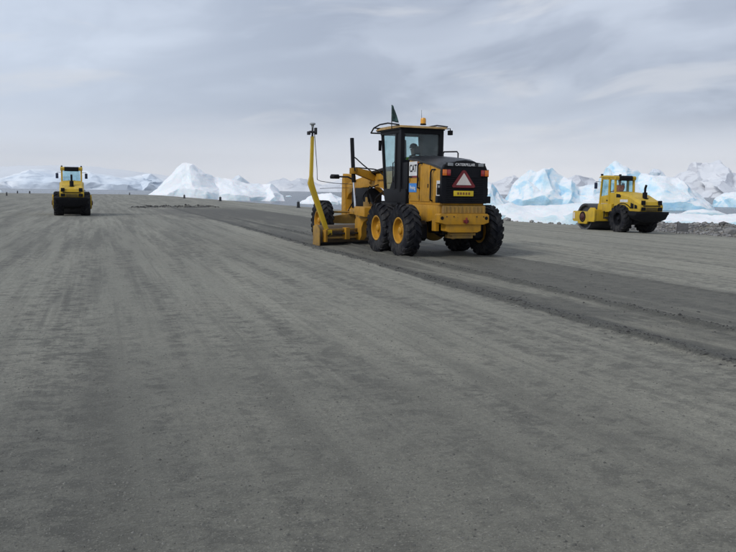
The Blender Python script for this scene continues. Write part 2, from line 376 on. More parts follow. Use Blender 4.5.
# ------------------------------------------------------------------ mesh builder
class MB:
    def __init__(s): s.v = []; s.f = []
    def add(s, vs, fs):
        o = len(s.v); s.v += [tuple(q) for q in vs]; s.f += [tuple(i + o for i in q) for q in fs]
        return s
    def box(s, c, d, rot=None):
        x, y, z = (k / 2 for k in d)
        vs = [Vector((a, b, e)) for a in (-x, x) for b in (-y, y) for e in (-z, z)]
        if rot is not None: vs = [rot @ q for q in vs]
        vs = [q + Vector(c) for q in vs]
        return s.add(vs, [(0, 1, 3, 2), (4, 6, 7, 5), (0, 4, 5, 1), (2, 3, 7, 6), (0, 2, 6, 4), (1, 5, 7, 3)])
    def span(s, a, b):
        return s.box([(i + j) / 2 for i, j in zip(a, b)], [abs(j - i) for i, j in zip(a, b)])
    def prism(s, poly, y0, y1, axes='xz'):
        """polygon in the given plane, pushed along the third axis from y0 to y1"""
        n = len(poly)
        def pt(a, b, k):
            return {'xz': (a, k, b), 'yz': (k, a, b), 'xy': (a, b, k)}[axes]
        vs = [pt(a, b, y0) for a, b in poly] + [pt(a, b, y1) for a, b in poly]
        fs = [tuple(range(n)), tuple(range(2 * n - 1, n - 1, -1))]
        fs += [(i, i + n, (i + 1) % n + n, (i + 1) % n) for i in range(n)]
        return s.add(vs, fs)
    def loft(s, rings, cap=True):
        n = len(rings[0]); vs = [q for r in rings for q in r]; fs = []
        for k in range(len(rings) - 1):
            for i in range(n):
                fs.append((k * n + i, k * n + (i + 1) % n, (k + 1) * n + (i + 1) % n, (k + 1) * n + i))
        if cap:
            fs.append(tuple(range(n - 1, -1, -1))); fs.append(tuple(range((len(rings) - 1) * n, len(rings) * n)))
        return s.add(vs, fs)
    def bar(s, p0, p1, w, h, up=(0, 0, 1), w1=None, h1=None):
        p0 = Vector(p0); p1 = Vector(p1); dd = (p1 - p0).normalized(); up = Vector(up)
        sd = dd.cross(up)
        if sd.length < 1e-4: sd = dd.cross(Vector((1, 0, 0)))
        sd.normalize(); uu = sd.cross(dd)
        w1 = w if w1 is None else w1; h1 = h if h1 is None else h1
        def ring(c, a, b): return [c + sd * a / 2 * i + uu * b / 2 * j for i, j in ((-1, -1), (1, -1), (1, 1), (-1, 1))]
        return s.loft([ring(p0, w, h), ring(p1, w1, h1)])
    def tube(s, pts, r, n=8, r1=None):
        pts = [Vector(q) for q in pts]; rings = []; N = len(pts)
        ref = Vector((0.13, 0.31, 0.94))
        for k, q in enumerate(pts):
            dd = (pts[min(k + 1, N - 1)] - pts[max(k - 1, 0)]).normalized()
            a = dd.cross(ref)
            if a.length < 1e-3: a = dd.cross(Vector((1, 0, 0)))
            a.normalize(); b = dd.cross(a)
            rk = r if r1 is None else r + (r1 - r) * k / (N - 1)
            rings.append([q + a * rk * math.cos(2 * math.pi * i / n) + b * rk * math.sin(2 * math.pi * i / n) for i in range(n)])
        return s.loft(rings)
    def lathe(s, prof, n=32, axis='y', c=(0, 0, 0), closed=False):
        """profile of (radius, position along the axis)"""
        rings = []
        for i in range(n):
            a = 2 * math.pi * i / n; ca, sa = math.cos(a), math.sin(a)
            for r_, h in prof:
                q = {'y': (r_ * ca, h, r_ * sa), 'z': (r_ * ca, r_ * sa, h), 'x': (h, r_ * ca, r_ * sa)}[axis]
                rings.append((q[0] + c[0], q[1] + c[1], q[2] + c[2]))
        k = len(prof); fs = []
        for i in range(n):
            j = (i + 1) % n
            for e in range(k if closed else k - 1):
                g = (e + 1) % k
                fs.append((i * k + e, i * k + g, j * k + g, j * k + e))
        return s.add(rings, fs)
    def ball(s, c, r, n=12, k=8):
        if not isinstance(r, (tuple, list)): r = (r, r, r)
        vs = []; fs = []
        for i in range(k + 1):
            th = math.pi * i / k
            for j in range(n):
                ph = 2 * math.pi * j / n
                vs.append((c[0] + r[0] * math.sin(th) * math.cos(ph), c[1] + r[1] * math.sin(th) * math.sin(ph), c[2] + r[2] * math.cos(th)))
        for i in range(k):
            for j in range(n):
                fs.append((i * n + j, (i + 1) * n + j, (i + 1) * n + (j + 1) % n, i * n + (j + 1) % n))
        return s.add(vs, fs)
    def build(s, name, mat, parent=None, bevel=0.0, seg=2, angle=35):
        me = bpy.data.meshes.new(name)
        me.from_pydata(s.v, [], s.f)
        bm = bmesh.new(); bm.from_mesh(me)
        bmesh.ops.remove_doubles(bm, verts=bm.verts, dist=1e-5)
        bmesh.ops.recalc_face_normals(bm, faces=bm.faces)
        if bevel:
            es = [e for e in bm.edges if len(e.link_faces) == 2 and e.calc_face_angle(0) > R(32)]
            bmesh.ops.bevel(bm, geom=es, offset=bevel, segments=seg, profile=0.7, affect='EDGES', clamp_overlap=True)
        bm.to_mesh(me); bm.free()
        for q in me.polygons: q.use_smooth = True
        me.set_sharp_from_angle(angle=R(angle))
        me.materials.append(MATS[mat])
        o = bpy.data.objects.new(name, me); C.objects.link(o)
        if parent is not None: o.parent = parent
        return o

def tag(o, label=None, cat=None, group=None, kind=None):
    if label: o['label'] = label
    if cat: o['category'] = cat
    if group: o['group'] = group
    if kind: o['kind'] = kind
    return o
def empty(name, loc=(0, 0, 0), rz=0.0, parent=None):
    o = bpy.data.objects.new(name, None); C.objects.link(o)
    o.location = loc; o.rotation_euler = (0, 0, rz); o.empty_display_size = 0.3
    if parent is not None: o.parent = parent
    return o
def copy_tree(o, parent=None):
    c = o.copy(); C.objects.link(c); c.parent = parent
    for ch in list(o.children): copy_tree(ch, c)
    return c
def text_mesh(name, txt, size, mat, parent, loc, rot, extrude=0.004, sx=1.0):
    cu = bpy.data.curves.new(name, 'FONT'); cu.body = txt; cu.size = size; cu.extrude = extrude
    cu.align_x = 'CENTER'; cu.align_y = 'CENTER'; cu.offset = size * 0.02
    tmp = bpy.data.objects.new(name + '_tmp', cu); C.objects.link(tmp)
    bpy.context.view_layer.update()
    dg = bpy.context.evaluated_depsgraph_get()
    me = bpy.data.meshes.new_from_object(tmp.evaluated_get(dg))
    bpy.data.objects.remove(tmp); bpy.data.curves.remove(cu)
    me.materials.clear(); me.materials.append(MATS[mat])
    o = bpy.data.objects.new(name, me); C.objects.link(o); o.parent = parent
    o.location = loc; o.rotation_euler = rot; o.scale = (sx, 1, 1)
    return o

# ------------------------------------------------------------------ ground sheet
def vnoise(x, y, seed=0):
    xi = np.floor(x).astype(np.int64); yi = np.floor(y).astype(np.int64)
    fx = x - xi; fy = y - yi
    fx = fx * fx * (3 - 2 * fx); fy = fy * fy * (3 - 2 * fy)
    def h(a, b):
        n = (a * 374761393 + b * 668265263 + seed * 69069 + 12345) & 0xFFFFFFFF
        n = ((n ^ (n >> 13)) * 1274126177) & 0xFFFFFFFF
        return ((n ^ (n >> 16)) & 0xFFFF) / 65535.0
    return (h(xi, yi) * (1 - fx) + h(xi + 1, yi) * fx) * (1 - fy) + (h(xi, yi + 1) * (1 - fx) + h(xi + 1, yi + 1) * fx) * fy
def fbm(x, y, oct=4, seed=0):
    s = 0; a = 0.5
    for k in range(oct):
        s = s + a * (vnoise(x, y, seed + k * 17) - 0.5); x = x * 2.03; y = y * 2.03; a *= 0.5
    return s
SS = lambda a, b, q: np.clip((q - a) / (b - a), 0, 1) ** 2 * (3 - 2 * np.clip((q - a) / (b - a), 0, 1))
SHORE_U = [-400, 0, 34, 49, 56, 82, 132, 223, 245]
SHORE_V = [33.5, 33.0, 32.6, 31.5, 29.0, 22.8, 20.5, 15.5, 6.0]
SEA_Z = -3.0
HEAPS = [(-19.7, 68.1, 0.16, 0.55), (-19.2, 69.3, 0.2, 0.55), (-18.6, 70.1, 0.16, 0.55), (-18.0, 71.1, 0.2, 0.55), (-17.2, 72.1, 0.18, 0.55), (-16.9, 74.7, 0.2, 0.55), (-16.2, 76.3, 0.2, 0.55), (-15.1, 76.1, 0.15, 0.55)]
def land_z(X, Y):
    X = np.asarray(X, float); Y = np.asarray(Y, float)
    u = X * AU[0] + Y * AU[1]; v = X * AV[0] + Y * AV[1]
    z = -0.0009 * np.maximum(0, v - 9) ** 2
    z = np.maximum(z, -0.62)
    e = v - np.interp(u, SHORE_U, SHORE_V) + 1.2 * fbm(u * .12, v * .12, 3, 5)
    # rubble bank along the near shore
    near = SS(51, 44, u)
    z = z + near * 0.62 * np.exp(-((e - 2.2) / 1.3) ** 2) * (1 + 1.2 * fbm(u * .5, v * .5, 3, 9))
    e2 = np.maximum(e - 3.2 * near, u - 236 + 6 * fbm(u * .03, v * .03, 3, 2))
    z = z - SS(0, 7, e2) * 4.6
    on = 1 - SS(0, 1, e)
    # windrows the blade left along the damp band, and roughness of the surface
    wv = v + 0.20 * fbm(u * .22, v * .05, 3, 21)
    rid = 0.045 * np.exp(-((wv - 6.0) / .14) ** 2) * (1 + 1.5 * fbm(u * 2.5, v * 2.5, 3, 3)) + 0.048 * np.exp(-((wv - 7.4) / .12) ** 2) * (1 + 1.6 * fbm(u * 2.5, v * 2.5, 3, 4))
    rid = rid + 0.02 * np.exp(-((wv - 10.2) / .12) ** 2)
    z = z + on * rid * SS(62, 50, u)
    z = z + on * (0.028 * fbm(u * .12, v * .7, 4, 31) + 0.016 * fbm(u * 1.6, v * 1.2, 3, 41))
    strip = SS(5.6, 6.0, v) * SS(12.5, 11.5, v) * SS(70, 62, u)
    z = z + strip * 0.020 * fbm(u * 3.1, v * 3.1, 3, 51)
    for hx, hy, hh, hw in HEAPS:
        z = z + hh * np.exp(-((X - hx) ** 2 + (Y - hy) ** 2) / hw ** 2) * (1 + 0.8 * fbm(X * 2, Y * 2, 3, 61))
    # level pads: no roughness hides the tyres
    return z
def lz(x, y): return float(land_z(np.array([x]), np.array([y]))[0])

def build_ground():
    fine = np.radians(np.arange(-40, 40.01, 0.125)); coarse = np.radians(np.arange(43, 317.1, 3.0))
    ang = np.concatenate([fine, coarse]); na = len(ang)
    rad = [0.4, 0.9, 1.5]
    while rad[-1] < 420: rad.append(rad[-1] * 1.0115)
    rad = np.array(rad); nr = len(rad)
    A, Rr = np.meshgrid(ang, rad)
    X = (np.sin(A) * Rr).ravel(); Y = (np.cos(A) * Rr).ravel(); Z = land_z(X, Y)
    co = np.column_stack([X, Y, Z]); co = np.vstack([co, [[0, 0, lz(0, 0)]]])
    i, j = np.meshgrid(np.arange(nr - 1), np.arange(na), indexing='ij')
    j2 = (j + 1) % na
    q = np.column_stack([(i * na + j).ravel(), (i * na + j2).ravel(), ((i + 1) * na + j2).ravel(), ((i + 1) * na + j).ravel()])
    # drop what lies far below the water
    zmax = co[q, 2].max(axis=1); q = q[zmax > SEA_Z - 1.3]
    cidx = nr * na
    tri = np.column_stack([np.full(na, cidx), (np.arange(na) + 1) % na, np.arange(na)])
    loops = np.concatenate([q[:, ::-1].ravel(), tri.ravel()]).astype(np.int32)
    ls = np.concatenate([np.arange(len(q)) * 4, len(q) * 4 + np.arange(len(tri)) * 3]).astype(np.int32)
    lt = np.concatenate([np.full(len(q), 4), np.full(len(tri), 3)]).astype(np.int32)
    me = bpy.data.meshes.new('ground')
    me.vertices.add(len(co)); me.vertices.foreach_set('co', co.astype(np.float32).ravel())
    me.loops.add(len(loops)); me.loops.foreach_set('vertex_index', loops)
    me.polygons.add(len(ls)); me.polygons.foreach_set('loop_start', ls); me.polygons.foreach_set('loop_total', lt)
    me.polygons.foreach_set('use_smooth', np.ones(len(ls), bool))
    me.update(calc_edges=True); me.validate()
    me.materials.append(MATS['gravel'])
    o = bpy.data.objects.new('ground', me); C.objects.link(o)
    if me.polygons[0].normal.z < 0: me.flip_normals()
    return tag(o, 'grey gravel airstrip with rolled streaks and a dark freshly graded band', kind='structure')
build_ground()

sea = MB()
n = 96; rings = [150, 400, 1200, 4000, 10400]
vs = [(0, 300, SEA_Z)]
for r_ in rings: vs += [(r_ * math.cos(2 * math.pi * i / n), 300 + r_ * math.sin(2 * math.pi * i / n), SEA_Z) for i in range(n)]
fs = [(0, 1 + i, 1 + (i + 1) % n) for i in range(n)]
for k in range(len(rings) - 1):
    fs += [(1 + k * n + i, 1 + (k + 1) * n + i, 1 + (k + 1) * n + (i + 1) % n, 1 + k * n + (i + 1) % n) for i in range(n)]
sea.add(vs, fs)
tag(sea.build('sea', 'sea_water'), 'cold grey sea behind the airstrip', kind='structure')

# ------------------------------------------------------------------ ice and mountains
def massif(name, mat, center, prof, depth, seed, rows, cuts, rough, base, jit=0.35, lean=0.0, xrand=0.18, sub=0):
    """ridge whose crest follows prof (offset along, height), built of tilted facets and then roughened"""
    rnd = random.Random(seed)
    cx, cy = center
    ax = Vector((cy, -cx, 0)).normalized(); dp = Vector((cx, cy, 0)).normalized()
    S = []
    for k in range(len(prof) - 1):
        (s0, h0), (s1, h1) = prof[k], prof[k + 1]
        for e in range(sub + 1):
            f_ = e / (sub + 1); S.append((s0 + (s1 - s0) * f_, h0 + (h1 - h0) * f_))
    S.append(prof[-1])
    width = S[-1][0] - S[0][0]
    bm = bmesh.new(); grid = []
    off = [rnd.uniform(-.15, .15) for _ in S]
    for k, (tt, fr_) in enumerate(rows):
        row = []
        for i, (s_, h_) in enumerate(S):
            edge = i in (0, len(S) - 1)
            ds = 0 if (abs(tt) < 1e-6 or edge) else rnd.uniform(-jit, jit) * width / len(S)
            ends = 0.35 + 0.65 * math.sin(math.pi * (i + .5) / len(S)) ** .5
            tt2 = tt * depth * ends + (off[i] * depth if abs(tt) < 0.99 else 0) + (0 if edge else rnd.uniform(-.5, .5) * jit * depth * .25)
            hh = h_ * fr_ * (1 if (abs(tt) < 1e-6 or fr_ <= 0) else rnd.uniform(1 - xrand, 1 + xrand))
            hh = min(hh, h_ * 1.0)
            if fr_ <= 0: hh = base
            q = ax * (s_ + ds) + dp * tt2
            row.append(bm.verts.new((q.x, q.y, hh)))
        grid.append(row)
    for a in range(len(grid) - 1):
        for i in range(len(S) - 1):
            A_, B_, C_, D_ = grid[a][i], grid[a][i + 1], grid[a + 1][i + 1], grid[a + 1][i]
            if rnd.random() < .5: bm.faces.new((A_, B_, C_)); bm.faces.new((A_, C_, D_))
            else: bm.faces.new((A_, B_, D_)); bm.faces.new((B_, C_, D_))
    for col_ in (0, -1):     # close the ends down to the base
        pass
    for _ in range(cuts):
        bmesh.ops.subdivide_edges(bm, edges=bm.edges[:], cuts=1, use_grid_fill=True)
    for vt in bm.verts:
        q = vt.co / (rough * 9.0) + Vector((seed * 3.1, 0, 0))
        nv = Vector((mn.fractal(q, 0.9, 2.1, 5), mn.fractal(q + Vector((31, 7, 3)), 0.9, 2.1, 5), mn.fractal(q + Vector((5, 51, 13)), 0.9, 2.1, 5)))
        rg = mn.ridged_multi_fractal(q * 0.8, 0.9, 2.0, 4, 1.0, 2.0) - 1.0
        k = 1.0 if vt.co.z > base + 0.1 else 0.3
        vt.co += nv * rough * k * 1.2 + Vector((0, 0, -abs(rg) * rough * 0.45 * k))
    bmesh.ops.recalc_face_normals(bm, faces=bm.faces)
    if sum(f_.normal.z for f_ in bm.faces) < 0: bmesh.ops.reverse_faces(bm, faces=bm.faces)
    me = bpy.data.meshes.new(name); bm.to_mesh(me); bm.free()
    for q in me.polygons: q.use_smooth = True
    me.set_sharp_from_angle(angle=R(28))
    me.materials.append(MATS[mat])
    o = bpy.data.objects.new(name, me); C.objects.link(o)
    o.location = (cx, cy, SEA_Z)
    return o
ROWS = [(-1, 0), (-.86, .28), (-.6, .52), (-.3, .82), (0, 1), (.35, .8), (.75, .45), (1, 0)]
LOW = [(-1, 0), (-.8, .55), (-.4, .85), (0, 1), (.5, .8), (1, 0)]
IG = 'icebergs aground off the airstrip'
def berg(label, mat, center, prof, depth, seed, rows=ROWS, cuts=3, rough=0.55, name='iceberg', cat='iceberg', group=IG, **kw):
    return tag(massif(name, mat, center, prof, depth, seed, rows, cuts, rough, -2.5, **kw), label, cat, group)

berg('white pyramid-shaped iceberg standing alone behind the far edge, left of the yellow mast', 'berg_white', (-69.9, 365.4),
     [(-30.6, 1.0), (-25.2, 5.1), (-20, 10.6), (-15.6, 15.6), (-12.9, 16.9), (-9.8, 15.8), (-4.5, 12.2), (0, 10.5), (7.7, 9.4), (14.5, 7.8), (21.3, 7.8), (25, 7.9), (28.7, 5), (31, .5)], 17, 3, rough=.36, xrand=.14)
berg('small hazy grey ice peak showing over the shoulder of the white pyramid iceberg', 'berg_grey', (-140, 889),
     [(-24, 1), (-21.9, 4.5), (-13.1, 14.6), (-4.4, 21.4), (4.4, 15), (15.4, 8.4), (24, 1)], 16, 5, rough=.8)
berg('low white iceberg seen beneath the grader between mast and cab', 'berg_white', (-7.1, 299.9),
     [(-19.6, -.5), (-17.2, 1.7), (-14.6, 2.9), (-11.6, 3.7), (-7.9, 4.2), (-5, 3.0), (-3.4, 2.2), (0, 3.6), (2.2, 5), (7.1, 5.4), (13.5, 4), (19.6, -.5)], 9, 8, rough=.4)
berg('pale ice slope just right of the grader rear, partly hidden by its wheel', 'berg_blue', (29.5, 197.8),
     [(-8.6, -.5), (-5.3, 4), (-3.1, 6.6), (-.9, 7.9), (.6, 7.2), (1.8, 5.7), (3, 3.9), (6, 2.5), (8.5, -.3)], 7, 11, rough=.35)
berg('large blue faceted iceberg between the grader and the right-hand roller', 'berg_blue', (63.3, 262.5),
     [(-22.4, -.6), (-18.5, 2.6), (-16.2, 8), (-13.9, 10.5), (-11.3, 12.4), (-9, 12.2), (-6.4, 13.4), (-4.2, 12.9), (-.3, 10.9), (2.9, 9.3), (5.1, 7.7), (9.2, 8.4), (12.3, 9.7), (16, 8.5), (19.1, 3.3), (21.6, -.5)], 13, 13, rough=.60, xrand=.24)
berg('low white snow-covered ice apron in front of the large blue iceberg', 'floe_ice', (29.5, 121.5),
     [(-16, -.5), (-14, 1.2), (-12.2, 2.3), (-10.6, 2.8), (-7.9, 3.2), (-4.8, 2.8), (-.4, 3.1), (4, 3.8), (6.1, 4.1), (9.1, 3.2), (11.2, 2.3), (14.5, -.3)], 9, 17, rows=LOW, rough=.25)
berg('tall blue-white iceberg directly behind the right-hand roller, sloping down to the right', 'berg_blue', (99.7, 282.9),
     [(-21.8, -.5), (-18.4, 10.3), (-16.3, 14.6), (-13.2, 16.9), (-8.8, 14.8), (-4.4, 12.9), (-.7, 12.6), (3.3, 11.6), (7.9, 11), (10.9, 8.8), (15.1, 5.7), (18.3, 2.9), (20.8, -.3)], 14, 19, rough=.60, xrand=.24)
berg('grey-blue rounded ice hump rising behind the sloping blue-white iceberg', 'berg_grey', (162.6, 451.6),
     [(-11, 0), (-9.6, 6), (-6.9, 17.2), (-3.7, 20.2), (0, 19.3), (3.2, 15.2), (6.3, 10.5), (10.5, 1)], 10, 23, rough=.6)
berg('smooth low iceberg at the right edge below the mountains', 'berg_blue', (179, 379.9),
     [(-15.8, -.4), (-13.5, 4.7), (-10.9, 6.5), (-7.4, 7.2), (-2.2, 7), (4.7, 8.2), (11.5, 5.5), (15.4, -.4)], 11, 29, rows=LOW, rough=.35)
berg('flat teal-tinted floe on the water at the right', 'floe_ice', (90.3, 217.0),
     [(-6.8, -.3), (-3.8, .9), (-.3, 1.4), (2.7, 1.1), (6.8, -.3)], 5, 31, rows=LOW, cuts=2, rough=.2, name='ice_floe', cat='ice floe', group='floes of brash ice by the shore')
berg('long white strip of stranded ice behind the rubble bank', 'floe_ice', (46.7, 108.4),
     [(-11, -.3), (-9.9, 1.2), (-8.6, 1.9), (-7.4, 2.3), (-4.2, 2.3), (-.4, 2.2), (2.8, 2.5), (6.3, 2.5), (9.3, 1.7), (12, 1.4), (16, -.3)], 5, 37, rows=LOW, cuts=3, rough=.18, name='ice_floe', cat='ice floe', group='floes of brash ice by the shore')
berg('tiny white iceberg cut by the left edge of the picture', 'berg_white', (-298.7, 633.1),
     [(-9.4, -1), (-3.2, 2.8), (3.9, 4.1), (7.6, 2.2), (9.6, -1)], 6, 41, rows=LOW, cuts=2, rough=.4)
berg('thin white floe drifting on the sea right of the pyramid iceberg', 'floe_ice', (-64, 640),
     [(-2.6, -.2), (-1.4, .9), (1.2, 1.0), (2.8, -.2)], 2.5, 43, rows=LOW, cuts=2, rough=.15, name='ice_floe', cat='ice floe', group='floes of brash ice by the shore')

MROWS = [(-1, 0), (-.8, .22), (-.6, .42), (-.4, .6), (-.2, .82), (0, 1), (.3, .75), (.7, .4), (1, 0)]
o = massif('ice_cliffs', 'cliff_ice', (-970.8, 2412.0), [(-700, 20), (-600, 34), (-500, 26), (-430, 38), (-359, 26), (-257.8, 33.4), (-179.5, 26.3), (-126.1, 30.3), (-91, 39.9), (-36.2, 57.6), (22.5, 55.6), (116.7, 54.5), (166.4, 48.5), (219.8, 37.2), (277.1, 47.8), (304.6, 51.5), (335.4, 42.7), (372.7, 24.3), (410, 0)],
           160, 51, [(-1, 0), (-.92, .38), (-.7, .55), (-.4, .78), (0, 1), (.5, .9), (1, 0)], 3, 4.5, -6, jit=.3)
tag(o, 'broken blue-white ice cliffs along the far shore behind the left roller', kind='structure')
o = massif('ice_cap', 'cap_snow', (-1933.7, 4610.9), [(-1900, 90), (-1400, 118), (-942.3, 112), (-665, 116), (-170.3, 122.1), (40, 130.4), (257.9, 139.1), (484, 118), (718.5, 96.2), (962.1, 51.8), (1150, 0)],
           900, 53, MROWS, 2, 5.0, -10, jit=.1, xrand=.05)
tag(o, 'smooth white ice cap sloping down behind the cliffs', kind='structure')
o = massif('mountain', 'mountain_snow', (2951.5, 6347.3), [(-1079.4, -.8), (-875.5, 69.5), (-716, 129.4), (-536.5, 163.6), (-444.4, 213.1), (-364.8, 260), (-308.4, 235), (-256.1, 272), (-196.8, 300), (-101.4, 222), (-28.8, 180), (71.6, 253.7), (177.7, 300.6), (351.3, 207), (554.4, 261), (751.9, 147.8), (944.1, 7.8)],
           800, 57, MROWS, 3, 26, -12, xrand=.25, jit=.5)
tag(o, 'snowy mountain range with bare rock faces at the right', kind='structure')
o = massif('mountain', 'mountain_snow', (1826.3, 8301.5), [(-701.7, 0), (-555.1, 128.5), (-430.4, 171.9), (-337.4, 196), (-224.3, 132.3), (-40.6, 113.6), (161.5, 147.1), (311.6, 204), (440.8, 181), (559.3, 120.8), (690, 0)],
           600, 59, MROWS, 3, 22, -12, xrand=.25, jit=.5)
tag(o, 'faint snowy peaks behind the large blue iceberg', kind='structure')
o = massif('mountain', 'mountain_snow', (-5.8, 9300.0), [(-1330, 0), (-1133.4, 104.4), (-993.9, 155), (-900.9, 119.4), (-831.1, 152), (-714.9, 133.7), (-575.4, 77.6), (-435.9, 126.1), (-261.6, 163.5), (-87.2, 96.3), (203.4, 193.5), (494.1, 128), (842.9, 179.5), (1075.4, 101.5), (1320, 0)],
           650, 61, MROWS, 3, 22, -12, xrand=.25, jit=.5)
tag(o, 'faint far mountains behind the mast', kind='structure')
o = massif('islet', 'shore_rock', (-420, 1150), [(-14, -1), (-8, 5), (-2, 8), (5, 6), (10, 3), (15, -1)], 8, 67, LOW, 2, .8, -2)
tag(o, 'small dark rock islet in the sea before the ice cliffs', 'islet')

# ------------------------------------------------------------------ haze
hz_ = MB(); hz_.span((-10700, -10600, SEA_Z - 14), (10700, 11200, 420))
haze = hz_.build('haze', 'white_paint')
mh = bpy.data.materials.new('haze_air'); mh.use_nodes = True
mh.node_tree.nodes.clear()
hv = mh.node_tree.nodes.new('ShaderNodeVolumePrincipled')
hv.inputs['Color'].default_value = (0.96, 0.98, 1.0, 1); hv.inputs['Density'].default_value = 6.5e-5
hv.inputs['Anisotropy'].default_value = 0.0
ho = mh.node_tree.nodes.new('ShaderNodeOutputMaterial'); mh.node_tree.links.new(hv.outputs[0], ho.inputs['Volume'])
haze.data.materials.clear(); haze.data.materials.append(mh)
tag(haze, 'thin pale sea haze over the whole bay', 'haze', kind='stuff')

# ------------------------------------------------------------------ wheels
def make_tyre(name, Rt, W, Rr, nl, parent, lug=0.035):
    b = MB(); c = Rt - lug
    prof = [(Rr, -.40 * W), (Rr + .03, -.47 * W), (Rr + (c - Rr) * .45, -.525 * W), (c - .09, -.50 * W), (c - .025, -.45 * W), (c, -.34 * W), (c + .004, 0)]
    prof = prof + [(r_, -y_) for r_, y_ in prof[-2::-1]]
    b.lathe(prof, 56)
    pitch = 2 * math.pi / nl
    for sgn in (-1, 1):
        for k in range(nl):
            a0 = k * pitch + (pitch / 2 if sgn > 0 else 0)
            rings = []
            # cross-sections from the centre line over the shoulder and down the sidewall
            for yy, ro, ri, da, hw in ((-.04, Rt, c - .02, 0.0, .27), (.22, Rt, c - .02, pitch * .42, .25), (.43, Rt - .006, c - .04, pitch * .80, .27), (.525, Rt - .045, c - .09, pitch * .86, .25), (.535, Rt - .125, c - .14, pitch * .87, .2)):
                a = a0 + da; w_ = pitch * hw
                y = sgn * yy * W
                yi = y - sgn * (.035 * W if yy > .5 else 0)
                rings.append([(ro * math.cos(a - w_), y, ro * math.sin(a - w_)), (ro * math.cos(a + w_), y, ro * math.sin(a + w_)),
                              (ri * math.cos(a + w_), yi, ri * math.sin(a + w_)), (ri * math.cos(a - w_), yi, ri * math.sin(a - w_))])
            b.loft(rings)
    return b.build(name, 'rubber', parent)
def make_wheel(Rt, W, Rr, nl, rim_mat, lug=0.035):
    """wheel about the y axis, outer face towards +y"""
    wl = empty('wheel')
    make_tyre('tyre', Rt, W, Rr, nl, wl, lug)
    b = MB()
    b.lathe([(Rr + .005, .44 * W), (Rr - .015, .45 * W), (Rr - .04, .42 * W), (Rr - .05, .20 * W), (Rr * .78, .10 * W), (Rr * .50, .13 * W), (Rr * .44, .05 * W),
             (Rr * .44, -.35 * W), (Rr - .04, -.42 * W), (Rr + .005, -.43 * W)], 40)
    b.build('rim', rim_mat, wl)
    h = MB()
    h.lathe([(Rr * .46, .06 * W), (Rr * .46, .20 * W), (Rr * .30, .24 * W), (Rr * .27, .34 * W), (Rr * .20, .38 * W), (0.001, .39 * W)], 28)
    for k in range(10):
        a = 2 * math.pi * k / 10
        h.tube([(Rr * .39 * math.cos(a), .18 * W, Rr * .39 * math.sin(a)), (Rr * .39 * math.cos(a), .26 * W, Rr * .39 * math.sin(a))], .018, 6)
    h.build('hub', rim_mat, wl)
    return wl
def put_wheel(proto, parent, loc, side, spin, first=False, tilt=0.0, steer=0.0):
    wl = proto if first else copy_tree(proto)
    wl.parent = parent; wl.location = loc
    wl.rotation_mode = 'ZXY'
    wl.rotation_euler = (tilt, spin, (0 if side > 0 else math.pi) + steer)
    return wl

# ------------------------------------------------------------------ motor grader
GPOS, GYAW = (2.046, 21.30), R(21.8)
gz = lz(*GPOS)
G = tag(empty('motor_grader', (GPOS[0], GPOS[1], gz - 0.012), R(90) + GYAW),
        'yellow motor grader with black cab, mast on its blade and a warning triangle', 'grader')
proto = make_wheel(.685, .41, .34, 20, 'grader_yellow')
k = 0
for x_, y_ in ((0, 1.2), (1.52, 1.2), (0, -1.2), (1.52, -1.2)):
    put_wheel(proto, G, (x_, y_, .685), 1 if y_ > 0 else -1, .37 * k + .2, first=(k == 0)); k += 1
for y_ in (1.16, -1.16):
    put_wheel(proto, G, (6.86, y_, .685), 1 if y_ > 0 else -1, .5 * k, steer=R(2)); k += 1

for s_ in (1, -1):
    b = MB(); b.prism([(-.32, .50), (-.20, .42), (1.72, .42), (1.84, .50), (1.84, .86), (1.70, .95), (-.18, .95), (-.32, .86)], s_ * .70, s_ * .96)
    b.build('tandem_case', 'machine_black', G, .02)
b = MB(); b.tube([(.76, -.75, .70), (.76, .75, .70)], .17, 16); b.ball((.70, 0, .66), (.36, .34, .30), 16, 10); b.tube([(.2, 0, .66), (.7, 0, .66)], .12, 12)
b.build('rear_axle', 'grader_worn', G)
# rear frame under the hood
b = MB()
b.prism([(-.92, 1.02), (-.92, 1.36), (1.10, 1.36), (1.10, .98), (.55, .92), (-.2, .92)], .50, .655)
b.prism([(-.92, 1.02), (-.92, 1.36), (1.10, 1.36), (1.10, .98), (.55, .92), (-.2, .92)], -.655, -.50)
b.span((-.90, -.5, .98), (3.0, .5, 1.20))
b.prism([(1.1, .98), (1.1, 1.34), (2.7, 1.30), (3.1, 1.10), (3.1, .80), (2.6, .78)], -.42, .42)
b.build('rear_frame', 'grader_yellow', G, .015)
# bracket pieces beside the tandem
for s_ in (1, -1):
    b = MB(); b.span((-.72, s_ * .56, .70), (-.50, s_ * .66, 1.0)); b.build('frame_bracket', 'grader_yellow', G, .01)
b = MB(); b.span((-.72, -.44, .62), (.15, .44, .97)); b.tube([(-.8, .25, .62), (-.3, .3, .55), (.2, .2, .6)], .03); b.tube([(-.75, -.3, .64), (-.2, -.3, .52), (.3, -.2, .6)], .03)
b.build('engine_underside', 'machine_black', G, .02)
# engine hood
hs = [(-.93, 1.36), (1.08, 1.36), (1.08, 2.59), (.55, 2.54), (-.25, 2.42), (-.93, 2.27)]
b = MB(); b.prism(hs, -.60, .60); b.build('hood', 'grader_yellow', G, .03)
